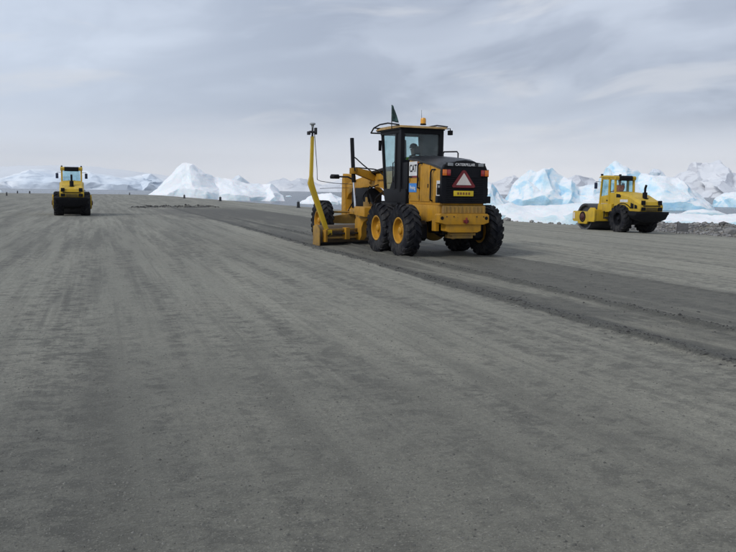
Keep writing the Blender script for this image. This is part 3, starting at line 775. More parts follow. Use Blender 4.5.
# black hood top, crowned
b = MB(); rings = []
for x_, ze in ((1.10, 2.585), (.55, 2.535), (-.25, 2.415), (-.78, 2.31), (-1.0, 2.245)):
    cr = {1.10: .08, .55: .11, -.25: .17, -.78: .23, -1.0: .24}[x_]
    ring = [(x_, -.625, ze - .03), (x_, -.625, ze + .02)] + [(x_, yy, ze + .02 + cr * (1 - abs(yy / .6) ** 2.4)) for yy in (-.55, -.42, -.25, 0, .25, .42, .55)] + [(x_, .625, ze + .02), (x_, .625, ze - .03)]
    rings.append(ring)
b.loft(rings); b.build('hood_top', 'hood_black', G, .0, angle=25)
# radiator back panel: frame, mesh of slats
b = MB(); b.prism([(-.64, 1.41), (.64, 1.41), (.66, 1.6), (.66, 2.22), (.58, 2.38), (.42, 2.44), (0, 2.475), (-.42, 2.44), (-.58, 2.38), (-.66, 2.22), (-.66, 1.6)], -1.005, -.90, 'yz')
rp = b.build('rear_panel', 'machine_black', G, .018)
b = MB()
for i in range(15): b.box((-1.012, 0, 1.44 + i * .045), (.016, 1.06, .018), Matrix.Rotation(R(25), 3, 'Y'))
b.build('grille_slats', 'machine_black', rp)
b = MB(); b.span((-1.022, -.56, 2.335), (-1.000, .56, 2.43)); b.build('header_strip', 'hood_black', rp, .006)
text_mesh('lettering', 'CATERPILLAR', .092, 'white_paint', G, (-1.027, .02, 2.382), (R(90), 0, R(-90)), .003, 1.0)
for s_ in (1, -1):
    b = MB(); b.span((-1.035, s_ * .34 + s_ * .02, 2.345), (-1.0, s_ * .34 + s_ * .17, 2.422)); b.build('work_lamp', 'grey_plastic', G, .012)
    tl = MB(); tl.span((-1.035, s_ * .42, 2.09), (-.985, s_ * .665, 2.27)); tlo = tl.build('tail_light', 'machine_black', G, .01)
    q = MB(); q.span((-1.052, s_ * .435, 2.105), (-1.030, s_ * .535, 2.255)); q.build('red_lens', 'red_lens', tlo, .008)
    q = MB(); q.span((-1.052, s_ * .545, 2.105), (-1.030, s_ * .655, 2.255)); q.build('orange_lens', 'orange_lens', tlo, .008)
# warning triangle
b = MB(); b.prism([(-.30, 1.77), (-.33, 1.81), (-.05, 2.19), (0.0, 2.21), (.05, 2.19), (.33, 1.81), (.30, 1.77)], -1.034, -1.022, 'yz')
tri = b.build('warning_triangle', 'red_paint', G); tri.location = (0, .05, .04)
b = MB(); b.prism([(-.215, 1.835), (0, 2.135), (.215, 1.835)], -1.042, -1.033, 'yz'); b.build('reflector', 'reflector_white', tri)
b = MB(); b.span((-1.036, -.235, 1.595), (-1.024, .33, 1.73)); pl = b.build('number_plate', 'plate_yellow', G, .004)
for i in range(5):
    q = MB(); cy_ = .205 - i * .078; q.span((-1.040, cy_ - .024, 1.632), (-1.035, cy_ + .024, 1.692)); q.build('plate_mark', 'plate_print', pl)
# bumper group
b = MB()
b.span((-1.03, -.60, 1.16), (-.80, .60, 1.35))
ub = b.build('bumper_upper', 'grader_worn', G, .012)
for i in range(11):
    q = MB(); yy = -.55 + i * .11; q.span((-1.047, yy - .018, 1.17), (-1.025, yy + .018, 1.34)); q.build('rib', 'grader_worn', ub)
b = MB(); b.prism([(-.66, .93), (-.66, 1.12), (-.61, 1.155), (.71, 1.155), (.76, 1.12), (.76, .93), (.58, .88), (-.5, .88)], -1.12, -.84, 'yz')
bm_ = b.build('bumper', 'grader_yellow', G, .018)
for s_ in (1, -1):
    q = MB(); q.tube([(-1.125, .05 + s_ * .63, 1.045), (-1.10, .05 + s_ * .63, 1.045)], .045, 14); q.build('tie_hole', 'machine_black', bm_)
b = MB(); b.prism([(-.45, .72), (-.45, .885), (.55, .885), (.55, .72), (.45, .68), (-.35, .68)], -1.08, -.80, 'yz'); b.build('bumper_lower', 'grader_yellow', G, .015)
for yy in (-.5, -.3, .35, .55):
    q = MB(); q.tube([(-1.128, yy, 1.08), (-1.112, yy, 1.08)], .018, 6); q.build('bolt', 'dark_steel', bm_)
for x_ in (-.27, .37, .97):
    for zz in (1.56, 2.02):
        q = MB(); q.tube([(x_, .634, zz - .05), (x_, .634, zz + .05)], .016, 8); q.build('hinge', 'grader_worn', G)
b = MB(); b.span((-1.15, -.06, .93), (-1.10, .08, 1.0)); b.tube([(-1.16, .01, .90), (-1.16, .01, 1.06)], .022, 8); b.build('tow_pin', 'red_paint', G, .005)
b = MB(); b.span((-.95, -.30, .52), (-.55, .30, .70)); b.span((-.98, -.36, .60), (-.8, .36, .66)); b.build('belly_guard', 'grader_worn', G, .015)
for s_ in (1, -1):
    b = MB(); b.span((-1.0, s_ * .64, 1.42), (-.86, s_ * .76, 1.60)); b.build('hose_guard', 'machine_black', G, .02)
    b = MB(); b.span((-.90, s_ * .655, 1.62), (-.88, s_ * .73, 1.80)); b.tube([(-.89, s_ * .62, 1.64), (-.89, s_ * .70, 1.64)], .012); b.build('side_marker_bracket', 'dark_steel', G)
# side doors and rails on the hood
for x0, x1, z1 in ((.40, 1.00, 2.50), (-.24, .34, 2.38), (-.84, -.30, 2.24)):
    for s_ in (1, -1):
        b = MB(); b.span((x0, s_ * .598, 1.44), (x1, s_ * .622, z1)); sd = b.build('side_door', 'grader_yellow', G, .012)
        q = MB(); q.span((x0 + .06, s_ * .62, 1.80), (x0 + .10, s_ * .634, 1.90)); q.build('latch', 'machine_black', sd, .004)
for xr, z0, z1 in ((.36, 1.78, 2.44), (-.42, 1.46, 2.26)):
    b = MB(); b.tube([(xr, .61, z0), (xr, .675, z0 + .02), (xr, .68, z0 + .08), (xr, .68, z1 - .06), (xr - .06, .68, z1), (xr - .12, .61, z1)], .022, 8); b.build('grab_rail', 'machine_black', G)
b = MB(); b.span((.50, .620, 2.12), (1.02, .632, 2.50)); dc = b.build('decal', 'white_paint', G)
q = MB(); q.span((.47, .6205, 2.07), (.50, .634, 2.50)); q.span((.50, .6205, 2.07), (.82, .634, 2.115)); q.build('decal_stripe', 'red_paint', dc)
q = MB(); q.span((.83, .6205, 2.065), (1.0, .634, 2.112)); q.build('decal_block', 'machine_black', dc)
text_mesh('lettering', 'CAT', .27, 'machine_black', G, (.765, .635, 2.31), (R(90), 0, R(180)), .002, .86)
b = MB(); b.span((.54, .620, 1.68), (1.02, .630, 1.92)); b.build('dealer_decal', 'decal_blue', G)
text_mesh('lettering', 'Finning', .135, 'white_paint', G, (.78, .633, 1.80), (R(90), 0, R(180)), .002, .9)
b = MB(); b.span((-.88, .620, 1.55), (-.66, .630, 1.98)); wd = b.build('notice_decal', 'white_paint', G)
q = MB(); q.span((-.85, .628, 1.66), (-.70, .634, 1.70)); q.span((-.85, .628, 1.86), (-.70, .634, 1.90)); q.span((-.85, .628, 1.66), (-.82, .634, 1.9)); q.span((-.73, .628, 1.66), (-.70, .634, 1.9)); q.build('notice_print', 'dark_steel', wd)
b = MB(); b.tube([(.84, -.30, 2.60), (.84, -.30, 2.74), (.78, -.30, 2.79), (.04, -.30, 2.765), (-.03, -.30, 2.72), (-.03, -.30, 2.52)], .02, 8); b.build('handrail', 'dark_steel', G)

# cab -------------------------------------------------------------------
CW = .65
b = MB(); b.prism([(1.18, 1.36), (1.18, 1.72), (2.78, 1.72), (2.66, 1.40), (2.3, 1.30)], -CW, CW); b.build('cab_base', 'machine_black', G, .02)
b = MB()
for s_ in (1, -1):
    y_ = s_ * (CW - .05)
    b.bar((1.60, y_, 1.68), (1.60, y_, 3.44), .12, .14, (1, 0, 0))
    b.bar((1.98, y_, 1.68), (1.94, y_, 3.44), .09, .10, (1, 0, 0))
    b.bar((2.72, y_, 1.68), (3.02, y_, 3.44), .07, .09, (1, 0, 0))
    b.bar((1.54, y_, 3.38), (3.05, y_, 3.40), .10, .14)
    b.bar((1.2, y_, 1.72), (2.76, y_, 1.72), .09, .10)
for x_, z_ in ((1.60, 3.38), (3.02, 3.40)): b.bar((x_, -CW + .02, z_), (x_, CW - .02, z_), .12, .14)
b.bar((1.60, -CW + .02, 2.52), (1.60, CW - .02, 2.52), .10, .12)
b.build('cab_frame', 'machine_black', G, .012)
b = MB(); b.span((1.14, -CW + .03, 1.70), (1.575, CW - .03, 2.50)); b.build('rear_bulkhead', 'machine_black', G, .008)
for s_ in (1, -1):
    b = MB(); b.span((1.63, s_ * (CW - .07), 1.70), (1.95, s_ * (CW - .025), 3.36)); b.build('pillar_panel', 'machine_black', G, .008)
    gp = [(1.98, 3.34), (2.99, 3.36), (2.74, 1.80), (2.50, 1.74), (2.36, 1.74), (2.0, 2.24)]
    b = MB(); b.prism(gp, s_ * (CW - .06), s_ * (CW - .048)); b.build('door_glass', 'cab_glass', G)
    b = MB(); b.prism([(1.96, 1.70), (1.96, 2.30), (2.40, 1.74), (2.44, 1.70)], s_ * (CW - .075), s_ * (CW - .03)); dl = b.build('door_panel', 'machine_black', G, .006)
    q = MB(); q.tube([(2.0, s_ * (CW-.03), 1.95), (2.0, s_ * (CW + .04), 1.98), (2.0, s_ * (CW + .04), 2.5), (2.0, s_ * (CW-.03), 2.53)], .015, 8); q.build('door_handle', 'machine_black', dl)
    q = MB(); q.tube([(2.90, s_ * .62, 3.06), (3.0, s_ * .70, 3.09)], .012, 6); q.span((2.98, s_ * .64, 2.88), (3.03, s_ * .72, 3.18)); q.build('mirror', 'machine_black', G, .012)
b = MB(); b.prism([(-.57, 2.58), (.57, 2.58), (.57, 3.31), (-.57, 3.31)], 1.592, 1.602, 'yz'); b.build('rear_window', 'cab_glass', G)
b = MB(); b.bar((2.76, 0, 1.76), (3.01, 0, 3.34), CW * 2 - .18, .010, (1, 0, 0)); b.build('front_window', 'cab_glass', G)
b = MB(); b.prism([(1.44, 3.46), (1.46, 3.515), (1.7, 3.54), (2.8, 3.54), (3.22, 3.50), (3.28, 3.46)], -.72, .72); b.build('roof', 'roof_tan', G, .025)
b = MB(); b.span((1.52, -.69, 3.425), (3.12, .69, 3.455)); b.build('roof_lining', 'machine_black', G)
b = MB()
b.tube([(3.46, .79, 3.42), (3.24, .79, 3.55), (2.8, .78, 3.62), (2.2, .78, 3.62), (1.8, .77, 3.57), (1.5, .75, 3.53)], .022, 8)
b.tube([(3.46, -.79, 3.42), (3.24, -.79, 3.55), (2.8, -.78, 3.62), (2.2, -.78, 3.62), (1.8, -.77, 3.57), (1.5, -.75, 3.53)], .022, 8)
b.tube([(3.46, .79, 3.42), (3.46, -.79, 3.42)], .022, 8); b.tube([(3.24, .79, 3.55), (3.24, -.79, 3.55)], .018, 8)
b.build('roof_rail', 'machine_black', G)
for y_ in (.55, .22, -.22, -.55):
    b = MB(); b.span((3.30, y_ - .07, 3.44), (3.42, y_ + .07, 3.56)); b.build('roof_lamp', 'machine_black', G, .015)
b = MB(); b.tube([(1.62, -.05, 3.56), (1.62, -.05, 3.60)], .085, 18); bc = b.build('beacon', 'machine_black', G)
q = MB(); q.lathe([(.078, 3.60), (.080, 3.64), (.078, 3.72), (.062, 3.755), (.03, 3.765), (.001, 3.767)], 18, 'z', (1.62, -.05, 0)); q.build('beacon_lens', 'amber_lens', bc)
b = MB(); b.tube([(1.66, -.02, 3.56), (1.66, -.01, 3.98)], .008, 6, .004); b.build('antenna', 'dark_steel', G)
b = MB(); b.tube([(1.54, -.64, 3.48), (1.48, -.80, 3.48)], .016, 6); b.span((1.40, -.88, 3.30), (1.52, -.77, 3.43)); b.tube([(1.46, -.83, 3.43), (1.46, -.81, 3.50)], .015, 6); b.build('rear_camera', 'machine_black', G, .015)
b = MB(); b.tube([(2.05, .73, 3.46), (2.05, .73, 4.12)], .013, 8); fp = b.build('flag_pole', 'dark_steel', G)
# limp flag hanging in folds from the pole
b = MB(); nu, nv_ = 14, 10; top = []; 
vs = []
for j in range(nv_ + 1):
    fz = j / nv_
    for i in range(nu + 1):
        fu = i / nu
        wd_ = .02 + .155 * (fz ** .7)
        ph = fu * 9 + fz * 1.3
        vs.append((2.05 - fu * wd_ * .80 + .012 * math.sin(ph * 1.7), .73 - fu * wd_ * .75 + .03 * math.sin(ph) * min(1, fu * 4), 4.10 - fz * .44 - .04 * fu * fz))
fs = [(j * (nu + 1) + i, j * (nu + 1) + i + 1, (j + 1) * (nu + 1) + i + 1, (j + 1) * (nu + 1) + i) for j in range(nv_) for i in range(nu)]
b.add(vs, fs); fl = b.build('flag', 'flag_cloth', G, angle=80)
so = fl.modifiers.new('thickness', 'SOLIDIFY'); so.thickness = .004
# inside the cab
b = MB(); b.span((1.64, -.57, 2.45), (1.80, -.06, 3.30)); b.build('rear_cabinet', 'seat_cloth', G, .02)
b = MB(); b.span((1.96, -.26, 1.96), (2.46, .26, 2.10)); b.prism([(1.84, 2.06), (1.96, 2.06), (1.88, 2.72), (1.76, 2.72)], -.25, .25); b.prism([(1.76, 2.74), (1.84, 2.74), (1.82, 2.98), (1.75, 2.98)], -.13, .13); b.span((2.02, -.2, 1.72), (2.38, .2, 1.96))
b.build('operator_seat', 'seat_cloth', G, .03)
b = MB(); b.span((1.95, .32, 2.16), (2.45, .42, 2.24)); b.span((1.95, -.42, 2.16), (2.45, -.32, 2.24)); b.tube([(2.4, .37, 2.24), (2.44, .37, 2.40)], .03); b.tube([(2.4, -.37, 2.24), (2.44, -.37, 2.40)], .03)
b.span((2.2, -.62, 1.72), (2.6, -.46, 2.55)); b.span((2.56, -.16, 1.72), (2.70, .16, 2.32)); b.tube([(2.62, -.5, 2.5), (2.7, -.55, 2.95)], .03)
b.build('control_console', 'machine_black', G, .02)
b = MB(); b.span((1.45, .58, 1.30), (2.6, .80, 1.38)); b.span((2.35, .62, .98), (2.62, .82, 1.04)); b.bar((2.38, .66, 1.0), (2.38, .66, 1.34), .03, .03, (1, 0, 0)); b.bar((2.60, .66, 1.0), (2.60, .66, 1.34), .03, .03, (1, 0, 0))
b.build('access_step', 'machine_black', G, .01)
b = MB(); b.span((1.15, -.68, 1.22), (2.5, .68, 1.38)); b.build('cab_deck', 'machine_black', G, .015)

# front frame (gooseneck) -------------------------------------------------
path = [(2.75, 1.05, .46, .55), (3.10, 1.48, .42, .60), (3.50, 1.90, .36, .58), (4.0, 2.05, .34, .52), (4.8, 2.06, .32, .44), (5.8, 1.98, .30, .34), (6.6, 1.88, .30, .34), (7.15, 1.76, .30, .40), (7.42, 1.45, .34, .40)]
b = MB(); rings = []
for i, (x_, z_, w_, h_) in enumerate(path):
    a = Vector(path[max(i - 1, 0)][:2]); c_ = Vector(path[min(i + 1, len(path) - 1)][:2]); dd = (c_ - a).normalized(); nn = Vector((-dd.y, dd.x))
    rings.append([(x_ + nn.x * h_ / 2 * j, s_ * w_ / 2, z_ + nn.y * h_ / 2 * j) for s_, j in ((-1, -1), (1, -1), (1, 1), (-1, 1))])
b.loft(rings); b.build('front_frame', 'grader_yellow', G, .02)
b = MB(); b.prism([(7.14, .72), (7.22, 1.75), (7.34, 2.24), (7.46, 2.30), (7.56, 2.10), (7.58, 1.60), (7.58, .72)], -.22, .22); b.build('front_bolster', 'grader_yellow', G, .03)
b = MB(); b.prism([(3.12, 2.36), (3.12, 2.44), (3.6, 2.42), (5.25, 2.255), (5.25, 2.20)], -.30, .30); b.build('walkway_cover', 'hood_black', G, .01)
b = MB(); b.span((3.30, -.24, 2.05), (4.35, .24, 2.24)); b.prism([(3.0, 1.9), (3.0, 2.3), (3.5, 2.3), (3.5, 2.0)], -.27, .27); b.build('valve_housing', 'grader_yellow', G, .03)
# articulation hitch plates and cylinders
b = MB(); b.tube([(2.92, 0, .80), (2.92, 0, 1.55)], .12, 16); b.build('hitch_pin', 'dark_steel', G)
for s_ in (1, -1):
    b = MB(); b.tube([(1.9, s_ * .52, 1.05), (2.75, s_ * .44, 1.10)], .06, 12); c1 = b.build('articulation_cylinder', 'grader_yellow', G)
    q = MB(); q.tube([(2.7, s_ * .44, 1.10), (3.3, s_ * .36, 1.16)], .03, 10); q.build('rod', 'chrome', c1)
# front axle
b = MB(); b.prism([(-1.0, .60), (-1.0, .80), (-.35, .90), (.35, .90), (1.0, .80), (1.0, .60), (.4, .58), (-.4, .58)], 6.74, 6.98, 'yz')
for s_ in (1, -1): b.tube([(6.86, s_ * .9, .42), (6.86, s_ * .95, 1.02)], .07, 10)
b.build('front_axle', 'grader_worn', G, .015)
b = MB(); b.tube([(6.60, -.92, .98), (6.60, .92, .98)], .035, 8); b.tube([(7.1, -.92, .62), (7.1, .92, .62)], .03, 8); b.build('tie_bar', 'grader_worn', G)
# drawbar and circle
CX = 4.55
b = MB()
for s_ in (1, -1): b.bar((7.15, s_ * .10, .98), (CX + .3, s_ * .62, 1.05), .13, .17)
b.bar((CX + .35, -.75, 1.05), (CX + .35, .75, 1.05), .20, .17); b.bar((CX - .35, -.95, 1.08), (CX - .35, .95, 1.08), .26, .22)
b.ball((7.15, 0, .98), .14)
b.build('drawbar', 'grader_yellow', G, .012)
b = MB()
b.lathe([(.58, .84), (.76, .84), (.78, .88), (.78, .94), (.58, .94)], 48, 'z', (CX, 0, 0), closed=True)
for i in range(44):
    a = 2 * math.pi * i / 44
    b.box((CX + .57 * math.cos(a), .57 * math.sin(a), .89), (.05, .04, .09), Matrix.Rotation(a, 3, 'Z'))
b.build('blade_circle', 'grader_worn', G)
b = MB(); b.tube([(CX + .55, .2, .96), (CX + .55, .2, 1.35)], .16, 14); b.tube([(CX + .55, .2, 1.35), (CX + .55, .2, 1.5)], .09, 12); b.build('circle_drive', 'grader_worn', G)
# moldboard
BL = Vector((4.09, 2.24, 0)); bd = Vector((.375, -.927, 0)).normalized(); bf = Vector((.927, .375, 0)).normalized()   # along the blade, forwards
def bpt(s_, f_, z_): q = BL + bd * s_ + bf * f_; return (q.x, q.y, z_)
BLEN = 3.9
sec = []
for i in range(11):
    a = i / 10
    sec.append((.13 - .20 * math.sin(math.pi * (a * .82 + .06)) + .10 * a, .10 + .54 * a))
sec2 = [(f_ - .03, z_) for f_, z_ in sec[::-1]]
b = MB(); b.loft([[bpt(s_, f_, z_) for f_, z_ in sec + sec2] for s_ in (0, BLEN)]); mb = b.build('moldboard', 'blade_steel', G, angle=50)
q = MB(); q.loft([[bpt(s_, f_, z_) for f_, z_ in ((.12, .0), (.155, .0), (.10, .17), (.07, .17))] for s_ in (-.01, BLEN + .01)]); q.build('cutting_edge', 'dark_steel', mb)
for s_ in (0.0, BLEN):
    q = MB(); q.loft([[bpt(s_ + e, f_, z_) for f_, z_ in ((-.14, .03), (.17, .0), (.17, .62), (-.02, .68), (-.14, .5))] for e in (-.035, .0)]); q.build('end_bit', 'grader_worn', mb, .005)
q = MB()
for z_ in (.26, .50): q.loft([[bpt(s_, f_, zz) for f_, zz in ((-.16, z_ - .03), (-.06, z_ - .03), (-.06, z_ + .03), (-.16, z_ + .03))] for s_ in (.25, BLEN - .2)])
q.build('slide_rail', 'grader_worn', mb, .006)
# box of the side-shift bracket near the left end
q = MB()
q.loft([[bpt(s_, f_, zz) for f_, zz in ((-.22, .14), (-.08, .14), (-.08, .50), (-.22, .50))] for s_ in (.14, .22)])
q.build('shift_bracket', 'grader_yellow', mb, .01)
q = MB()
q.loft([[bpt(s_, f_, zz) for f_, zz in ((-.24, .20), (-.08, .20), (-.08, .56), (-.24, .56))] for s_ in (.95, 1.12)])
q.build('shift_bracket', 'grader_yellow', mb, .01)
b = MB(); b.tube([bpt(.3, -.17, .38), bpt(1.9, -.17, .38)], .035, 10); b.build('shift_cylinder', 'dark_steel', G)
# blade arms hanging from the circle
for s_ in (1.62, 2.95):
    ox = BL + bd * s_
    poly = [(-.62, 1.02), (-.30, 1.02), (-.12, .94), (-.03, .78), (-.04, .30), (-.10, .18), (-.26, .16), (-.34, .30), (-.34, .55), (-.42, .72), (-.60, .82)]
    b = MB(); b.loft([[tuple(ox + bd * e + bf * f_ + Vector((0, 0, z_))) for f_, z_ in poly] for e in (-.11, .11)]); b.build('blade_arm', 'grader_yellow', G, .015)
b = MB(); b.prism([(3.42, .92), (3.42, 1.20), (4.30, 1.22), (4.30, .96)], .45, .98); b.build('circle_guard', 'grader_yellow', G, .02)
# lift cylinders with trunnions
for s_ in (1, -1):
    top = Vector((4.78, s_ * .90, 3.34)); mid_ = Vector((4.62, s_ * .885, 1.96)); low_ = Vector((4.48, s_ * .87, 1.05))
    b = MB(); b.tube([top, mid_], .062, 14); lc = b.build('lift_cylinder', 'machine_black', G)
    q = MB(); q.tube([mid_, low_], .032, 10); q.build('rod', 'chrome', lc)
    q = MB(); q.tube([top + Vector((-.085, 0, -.08)), top + Vector((-.13, 0, -.6)), mid_ + Vector((-.10, 0, .35))], .02, 8); q.tube([top + Vector((0, 0, -.05)), top + Vector((-.1, 0, -.05))], .022); q.build('feed_pipe', 'machine_black', lc)
    b = MB(); c0 = top.lerp(mid_, .74)
    b.lathe([(.075, -.09), (.12, -.09), (.12, .09), (.075, .09)], 18, 'z', tuple(c0), closed=True)
    b.bar(tuple(c0 + Vector((0, -s_ * .1, 0))), (4.72, s_ * .16, 2.15), .16, .20, (0, 0, 1), .24, .28); b.build('lift_arm', 'grader_yellow', G, .012)
    b = MB(); b.ball(tuple(low_), .075); b.build('ball_joint', 'grader_worn', G)
b = MB(); b.tube([(5.0, .18, 2.0), (4.7, -.55, 1.35)], .06, 12); c1 = b.build('side_shift_cylinder', 'grader_yellow', G)
q = MB(); q.tube([(4.72, -.5, 1.4), (4.5, -.9, 1.05)], .03); q.build('rod', 'chrome', c1)
# hoses on the frame
hz2 = [[(3.6, .22, 2.1), (4.1, .30, 2.34), (4.6, .45, 2.40), (4.72, .80, 2.42)], [(4.5, .2, 2.2), (4.9, .5, 2.55), (4.85, .8, 2.75), (4.78, .86, 2.5)],
       [(3.5, .25, 1.75), (4.0, .36, 1.5), (4.4, .3, 1.25), (4.7, .25, 1.5)], [(3.4, .2, 1.7), (3.9, .3, 1.55), (4.3, .36, 1.3), (4.9, .22, 1.6)],
       [(5.0, .18, 1.85), (5.3, .30, 1.5), (5.1, .3, 1.25)], [(5.6, .17, 1.8), (6.2, .25, 1.4), (6.7, .3, 1.0)], [(4.3, .18, 1.9), (4.6, .42, 1.7), (4.7, .3, 1.3)]]
for pts in hz2:
    # round the bends
    P_ = [Vector(q) for q in pts]; sm = []
    for i in range(len(P_) - 1):
        p0 = P_[max(i - 1, 0)]; p1 = P_[i]; p2 = P_[i + 1]; p3 = P_[min(i + 2, len(P_) - 1)]
        for e in range(5):
            f_ = e / 5
            sm.append(.5 * ((2 * p1) + (-p0 + p2) * f_ + (2 * p0 - 5 * p1 + 4 * p2 - p3) * f_ ** 2 + (-p0 + 3 * p1 - 3 * p2 + p3) * f_ ** 3))
    sm.append(P_[-1])
    b = MB(); b.tube(sm, .02, 7); b.build('hose', 'machine_black', G)
b = MB(); b.span((5.0, -.24, 1.12), (6.5, .24, 1.80)); b.build('valve_block', 'machine_black', G, .03)
# headlamps on stalks
for s_ in (1, -1):
    b = MB(); b.tube([(6.35, s_ * .15, 2.02), (6.40, s_ * .42, 2.16), (6.62, s_ * .70, 2.17)], .028, 8); hl = b.build('headlamp', 'machine_black', G)
    q = MB(); q.loft([[(6.56 + dx, s_ * (.78 + yy * k_), 2.165 + zz * k_) for yy, zz in ((-.14, -.07), (.14, -.07), (.16, 0), (.12, .08), (-.12, .08), (-.16, 0))] for dx, k_ in ((0, .55), (.08, 1), (.22, 1))]); q.build('lamp_housing', 'machine_black', hl, .01)
# levelling mast at the end of the blade
b = MB()
def sq(c_, w_): return [(c_[0] + i * w_ / 2, c_[1] + j * w_ / 2, c_[2]) for i, j in ((-1, -1), (1, -1), (1, 1), (-1, 1))]
b.loft([sq((4.16, 1.90, .42), .13), sq((4.16, 2.05, .82), .14), sq((4.16, 2.40, 1.78), .165), sq((4.16, 2.44, 1.90), .165), sq((4.16, 2.43, 2.12), .10), sq((4.16, 2.40, 3.30), .09)])
ms = b.build('levelling_mast', 'mast_yellow', G, .012)
q = MB(); q.tube([(4.16, 2.40, 3.30), (4.16, 2.395, 3.56)], .03, 8); q.span((4.09, 2.31, 3.40), (4.23, 2.49, 3.46)); q.span((4.08, 2.48, 3.34), (4.2, 2.56, 3.44)); q.span((4.12, 2.26, 3.36), (4.22, 2.33, 3.56)); q.build('receiver_bracket', 'dark_steel', ms, .006)
q = MB(); q.lathe([(.001, 3.70), (.07, 3.70), (.09, 3.675), (.09, 3.65), (.05, 3.635), (.03, 3.56), (.001, 3.56)], 20, 'z', (4.16, 2.395, 0)); q.build('receiver', 'grey_plastic', ms)
q = MB(); q.span((4.05, 1.78, .34), (4.27, 2.06, .50)); q.tube([(4.02, 1.92, .42), (4.30, 1.92, .42)], .07, 12); q.build('mast_foot', 'mast_yellow', ms, .012)
b = MB(); b.tube([(4.16, 2.33, 3.36), (4.2, 2.28, 2.9), (4.3, 2.20, 2.35), (4.45, 2.14, 2.02), (4.7, 1.95, 1.98), (5.3, 1.3, 1.93), (6.3, .3, 1.92)], .010, 6); b.build('mast_cable', 'dark_steel', G)
b = MB(); b.tube([(4.3, 2.1, 1.75), (5.2, 1.3, 1.78), (6.6, .3, 1.8)], .007, 6); b.build('signal_wire', 'dark_steel', G)

# ------------------------------------------------------------------ people
def skin_body(name, pts, edges, radii, mat, parent, sub=2):
    me = bpy.data.meshes.new(name); me.from_pydata(pts, edges, [])
    o = bpy.data.objects.new(name + '_tmp', me); C.objects.link(o)
    md = o.modifiers.new('skin', 'SKIN'); 
    if not me.skin_vertices: pass
    for i, r_ in enumerate(radii):
        sv = me.skin_vertices[0].data[i]; sv.radius = r_ if isinstance(r_, tuple) else (r_, r_); sv.use_root = (i == 0)
    ss = o.modifiers.new('sub', 'SUBSURF'); ss.levels = sub; ss.render_levels = sub
    bpy.context.view_layer.update()
    dg = bpy.context.evaluated_depsgraph_get()
    m2 = bpy.data.meshes.new_from_object(o.evaluated_get(dg)); bpy.data.objects.remove(o)
    for q in m2.polygons: q.use_smooth = True
    m2.materials.clear(); m2.materials.append(MATS[mat]); m2.name = name
    r = bpy.data.objects.new(name, m2); C.objects.link(r)
    if parent is not None: r.parent = parent
    return r
def seated_person(loc, rz, jacket, label, hat):
    """origin at the seat under the hips; faces +x; hands forward on the controls"""
    hip = (0, 0, .10)
    pts = [hip, (-.03, 0, .30), (-.04, 0, .48), (-.02, 0, .58), (0, 0, .66), (.01, 0, .75), (.02, 0, .86)]
    rad = [(.15, .13), (.145, .11), (.16, .11), (.07, .07), (.06, .06), (.085, .095), (.07, .08)]
    ed = [(0, 1), (1, 2), (2, 3), (3, 4), (4, 5), (5, 6)]
    def chain(start, ps, rs):
        prev = start
        for q, r_ in zip(ps, rs):
            pts.append(q); rad.append(r_); ed.append((prev, len(pts) - 1)); prev = len(pts) - 1
        return prev
    for s_ in (1, -1):
        chain(0, [(.08, s_ * .10, .09), (.42, s_ * .13, .10), (.46, s_ * .13, -.02), (.42, s_ * .13, -.32), (.55, s_ * .14, -.36)], [.085, .065, .06, .045, .04])
        wv = chain(2, [(-.03, s_ * .17, .51), (.05, s_ * .24, .30), (.27, s_ * .24, .22), (.33, s_ * .23, .23)], [.065, .05, .038, .035])
        for k in range(4):
            chain(wv, [(.39, s_ * (.21 + .018 * k), .235), (.415 + .004 * k, s_ * (.205 + .018 * k), .21), (.405, s_ * (.205 + .018 * k), .19)], [.0095, .009, .008])
        chain(wv, [(.35, s_ * .195, .22), (.38, s_ * .19, .20)], [.010, .009])
    P_ = empty('person', loc, rz)
    skin_body('body', pts, ed, rad, 'skin', P_, 2)
    # face: nose, ears, eyes
    f = MB(); f.ball((.105, 0, .80), (.018, .014, .022), 8, 6)
    for s_ in (1, -1): f.ball((.02, s_ * .086, .80), (.02, .010, .03), 8, 6)
    f.build('face_details', 'skin', P_)
    f = MB()
    for s_ in (1, -1): f.ball((.094, s_ * .034, .825), (.010, .012, .008), 8, 6)
    f.build('eyes', 'dark_cloth', P_)
    h = MB(); h.lathe([(.118, .845), (.116, .88), (.10, .93), (.06, .965), (.001, .975)], 18, 'z', (.0, 0, 0)); h.span((.06, -.07, .842), (.16, .07, .858)); h.build('cap', hat, P_, .004)
    jp = [(0, 0, .14), (-.03, 0, .30), (-.04, 0, .47), (-.02, 0, .57)]; jr = [(.185, .155), (.18, .145), (.19, .14), (.085, .085)]; je = [(0, 1), (1, 2), (2, 3)]
    for s_ in (1, -1):
        n0 = len(jp); jp += [(-.03, s_ * .18, .51), (.05, s_ * .25, .30), (.24, s_ * .245, .225)]; jr += [.085, .068, .055]; je += [(2, n0), (n0, n0 + 1), (n0 + 1, n0 + 2)]
    skin_body('jacket', jp, je, jr, jacket, P_, 2)
    tp = [(0, 0, .10)]; trr = [(.16, .14)]; te = []
    for s_ in (1, -1):
        n0 = len(tp); tp += [(.10, s_ * .11, .095), (.42, s_ * .13, .105), (.465, s_ * .13, -.02), (.425, s_ * .13, -.30)]; trr += [.10, .082, .075, .062]; te += [(0, n0), (n0, n0 + 1), (n0 + 1, n0 + 2), (n0 + 2, n0 + 3)]
    skin_body('trousers', tp, te, trr, 'dark_cloth', P_, 2)
    return tag(P_, label, 'person')
def at(obj, L):
    M = Matrix.Translation(obj.location) @ obj.rotation_euler.to_matrix().to_4x4()
    return M @ Vector(L)
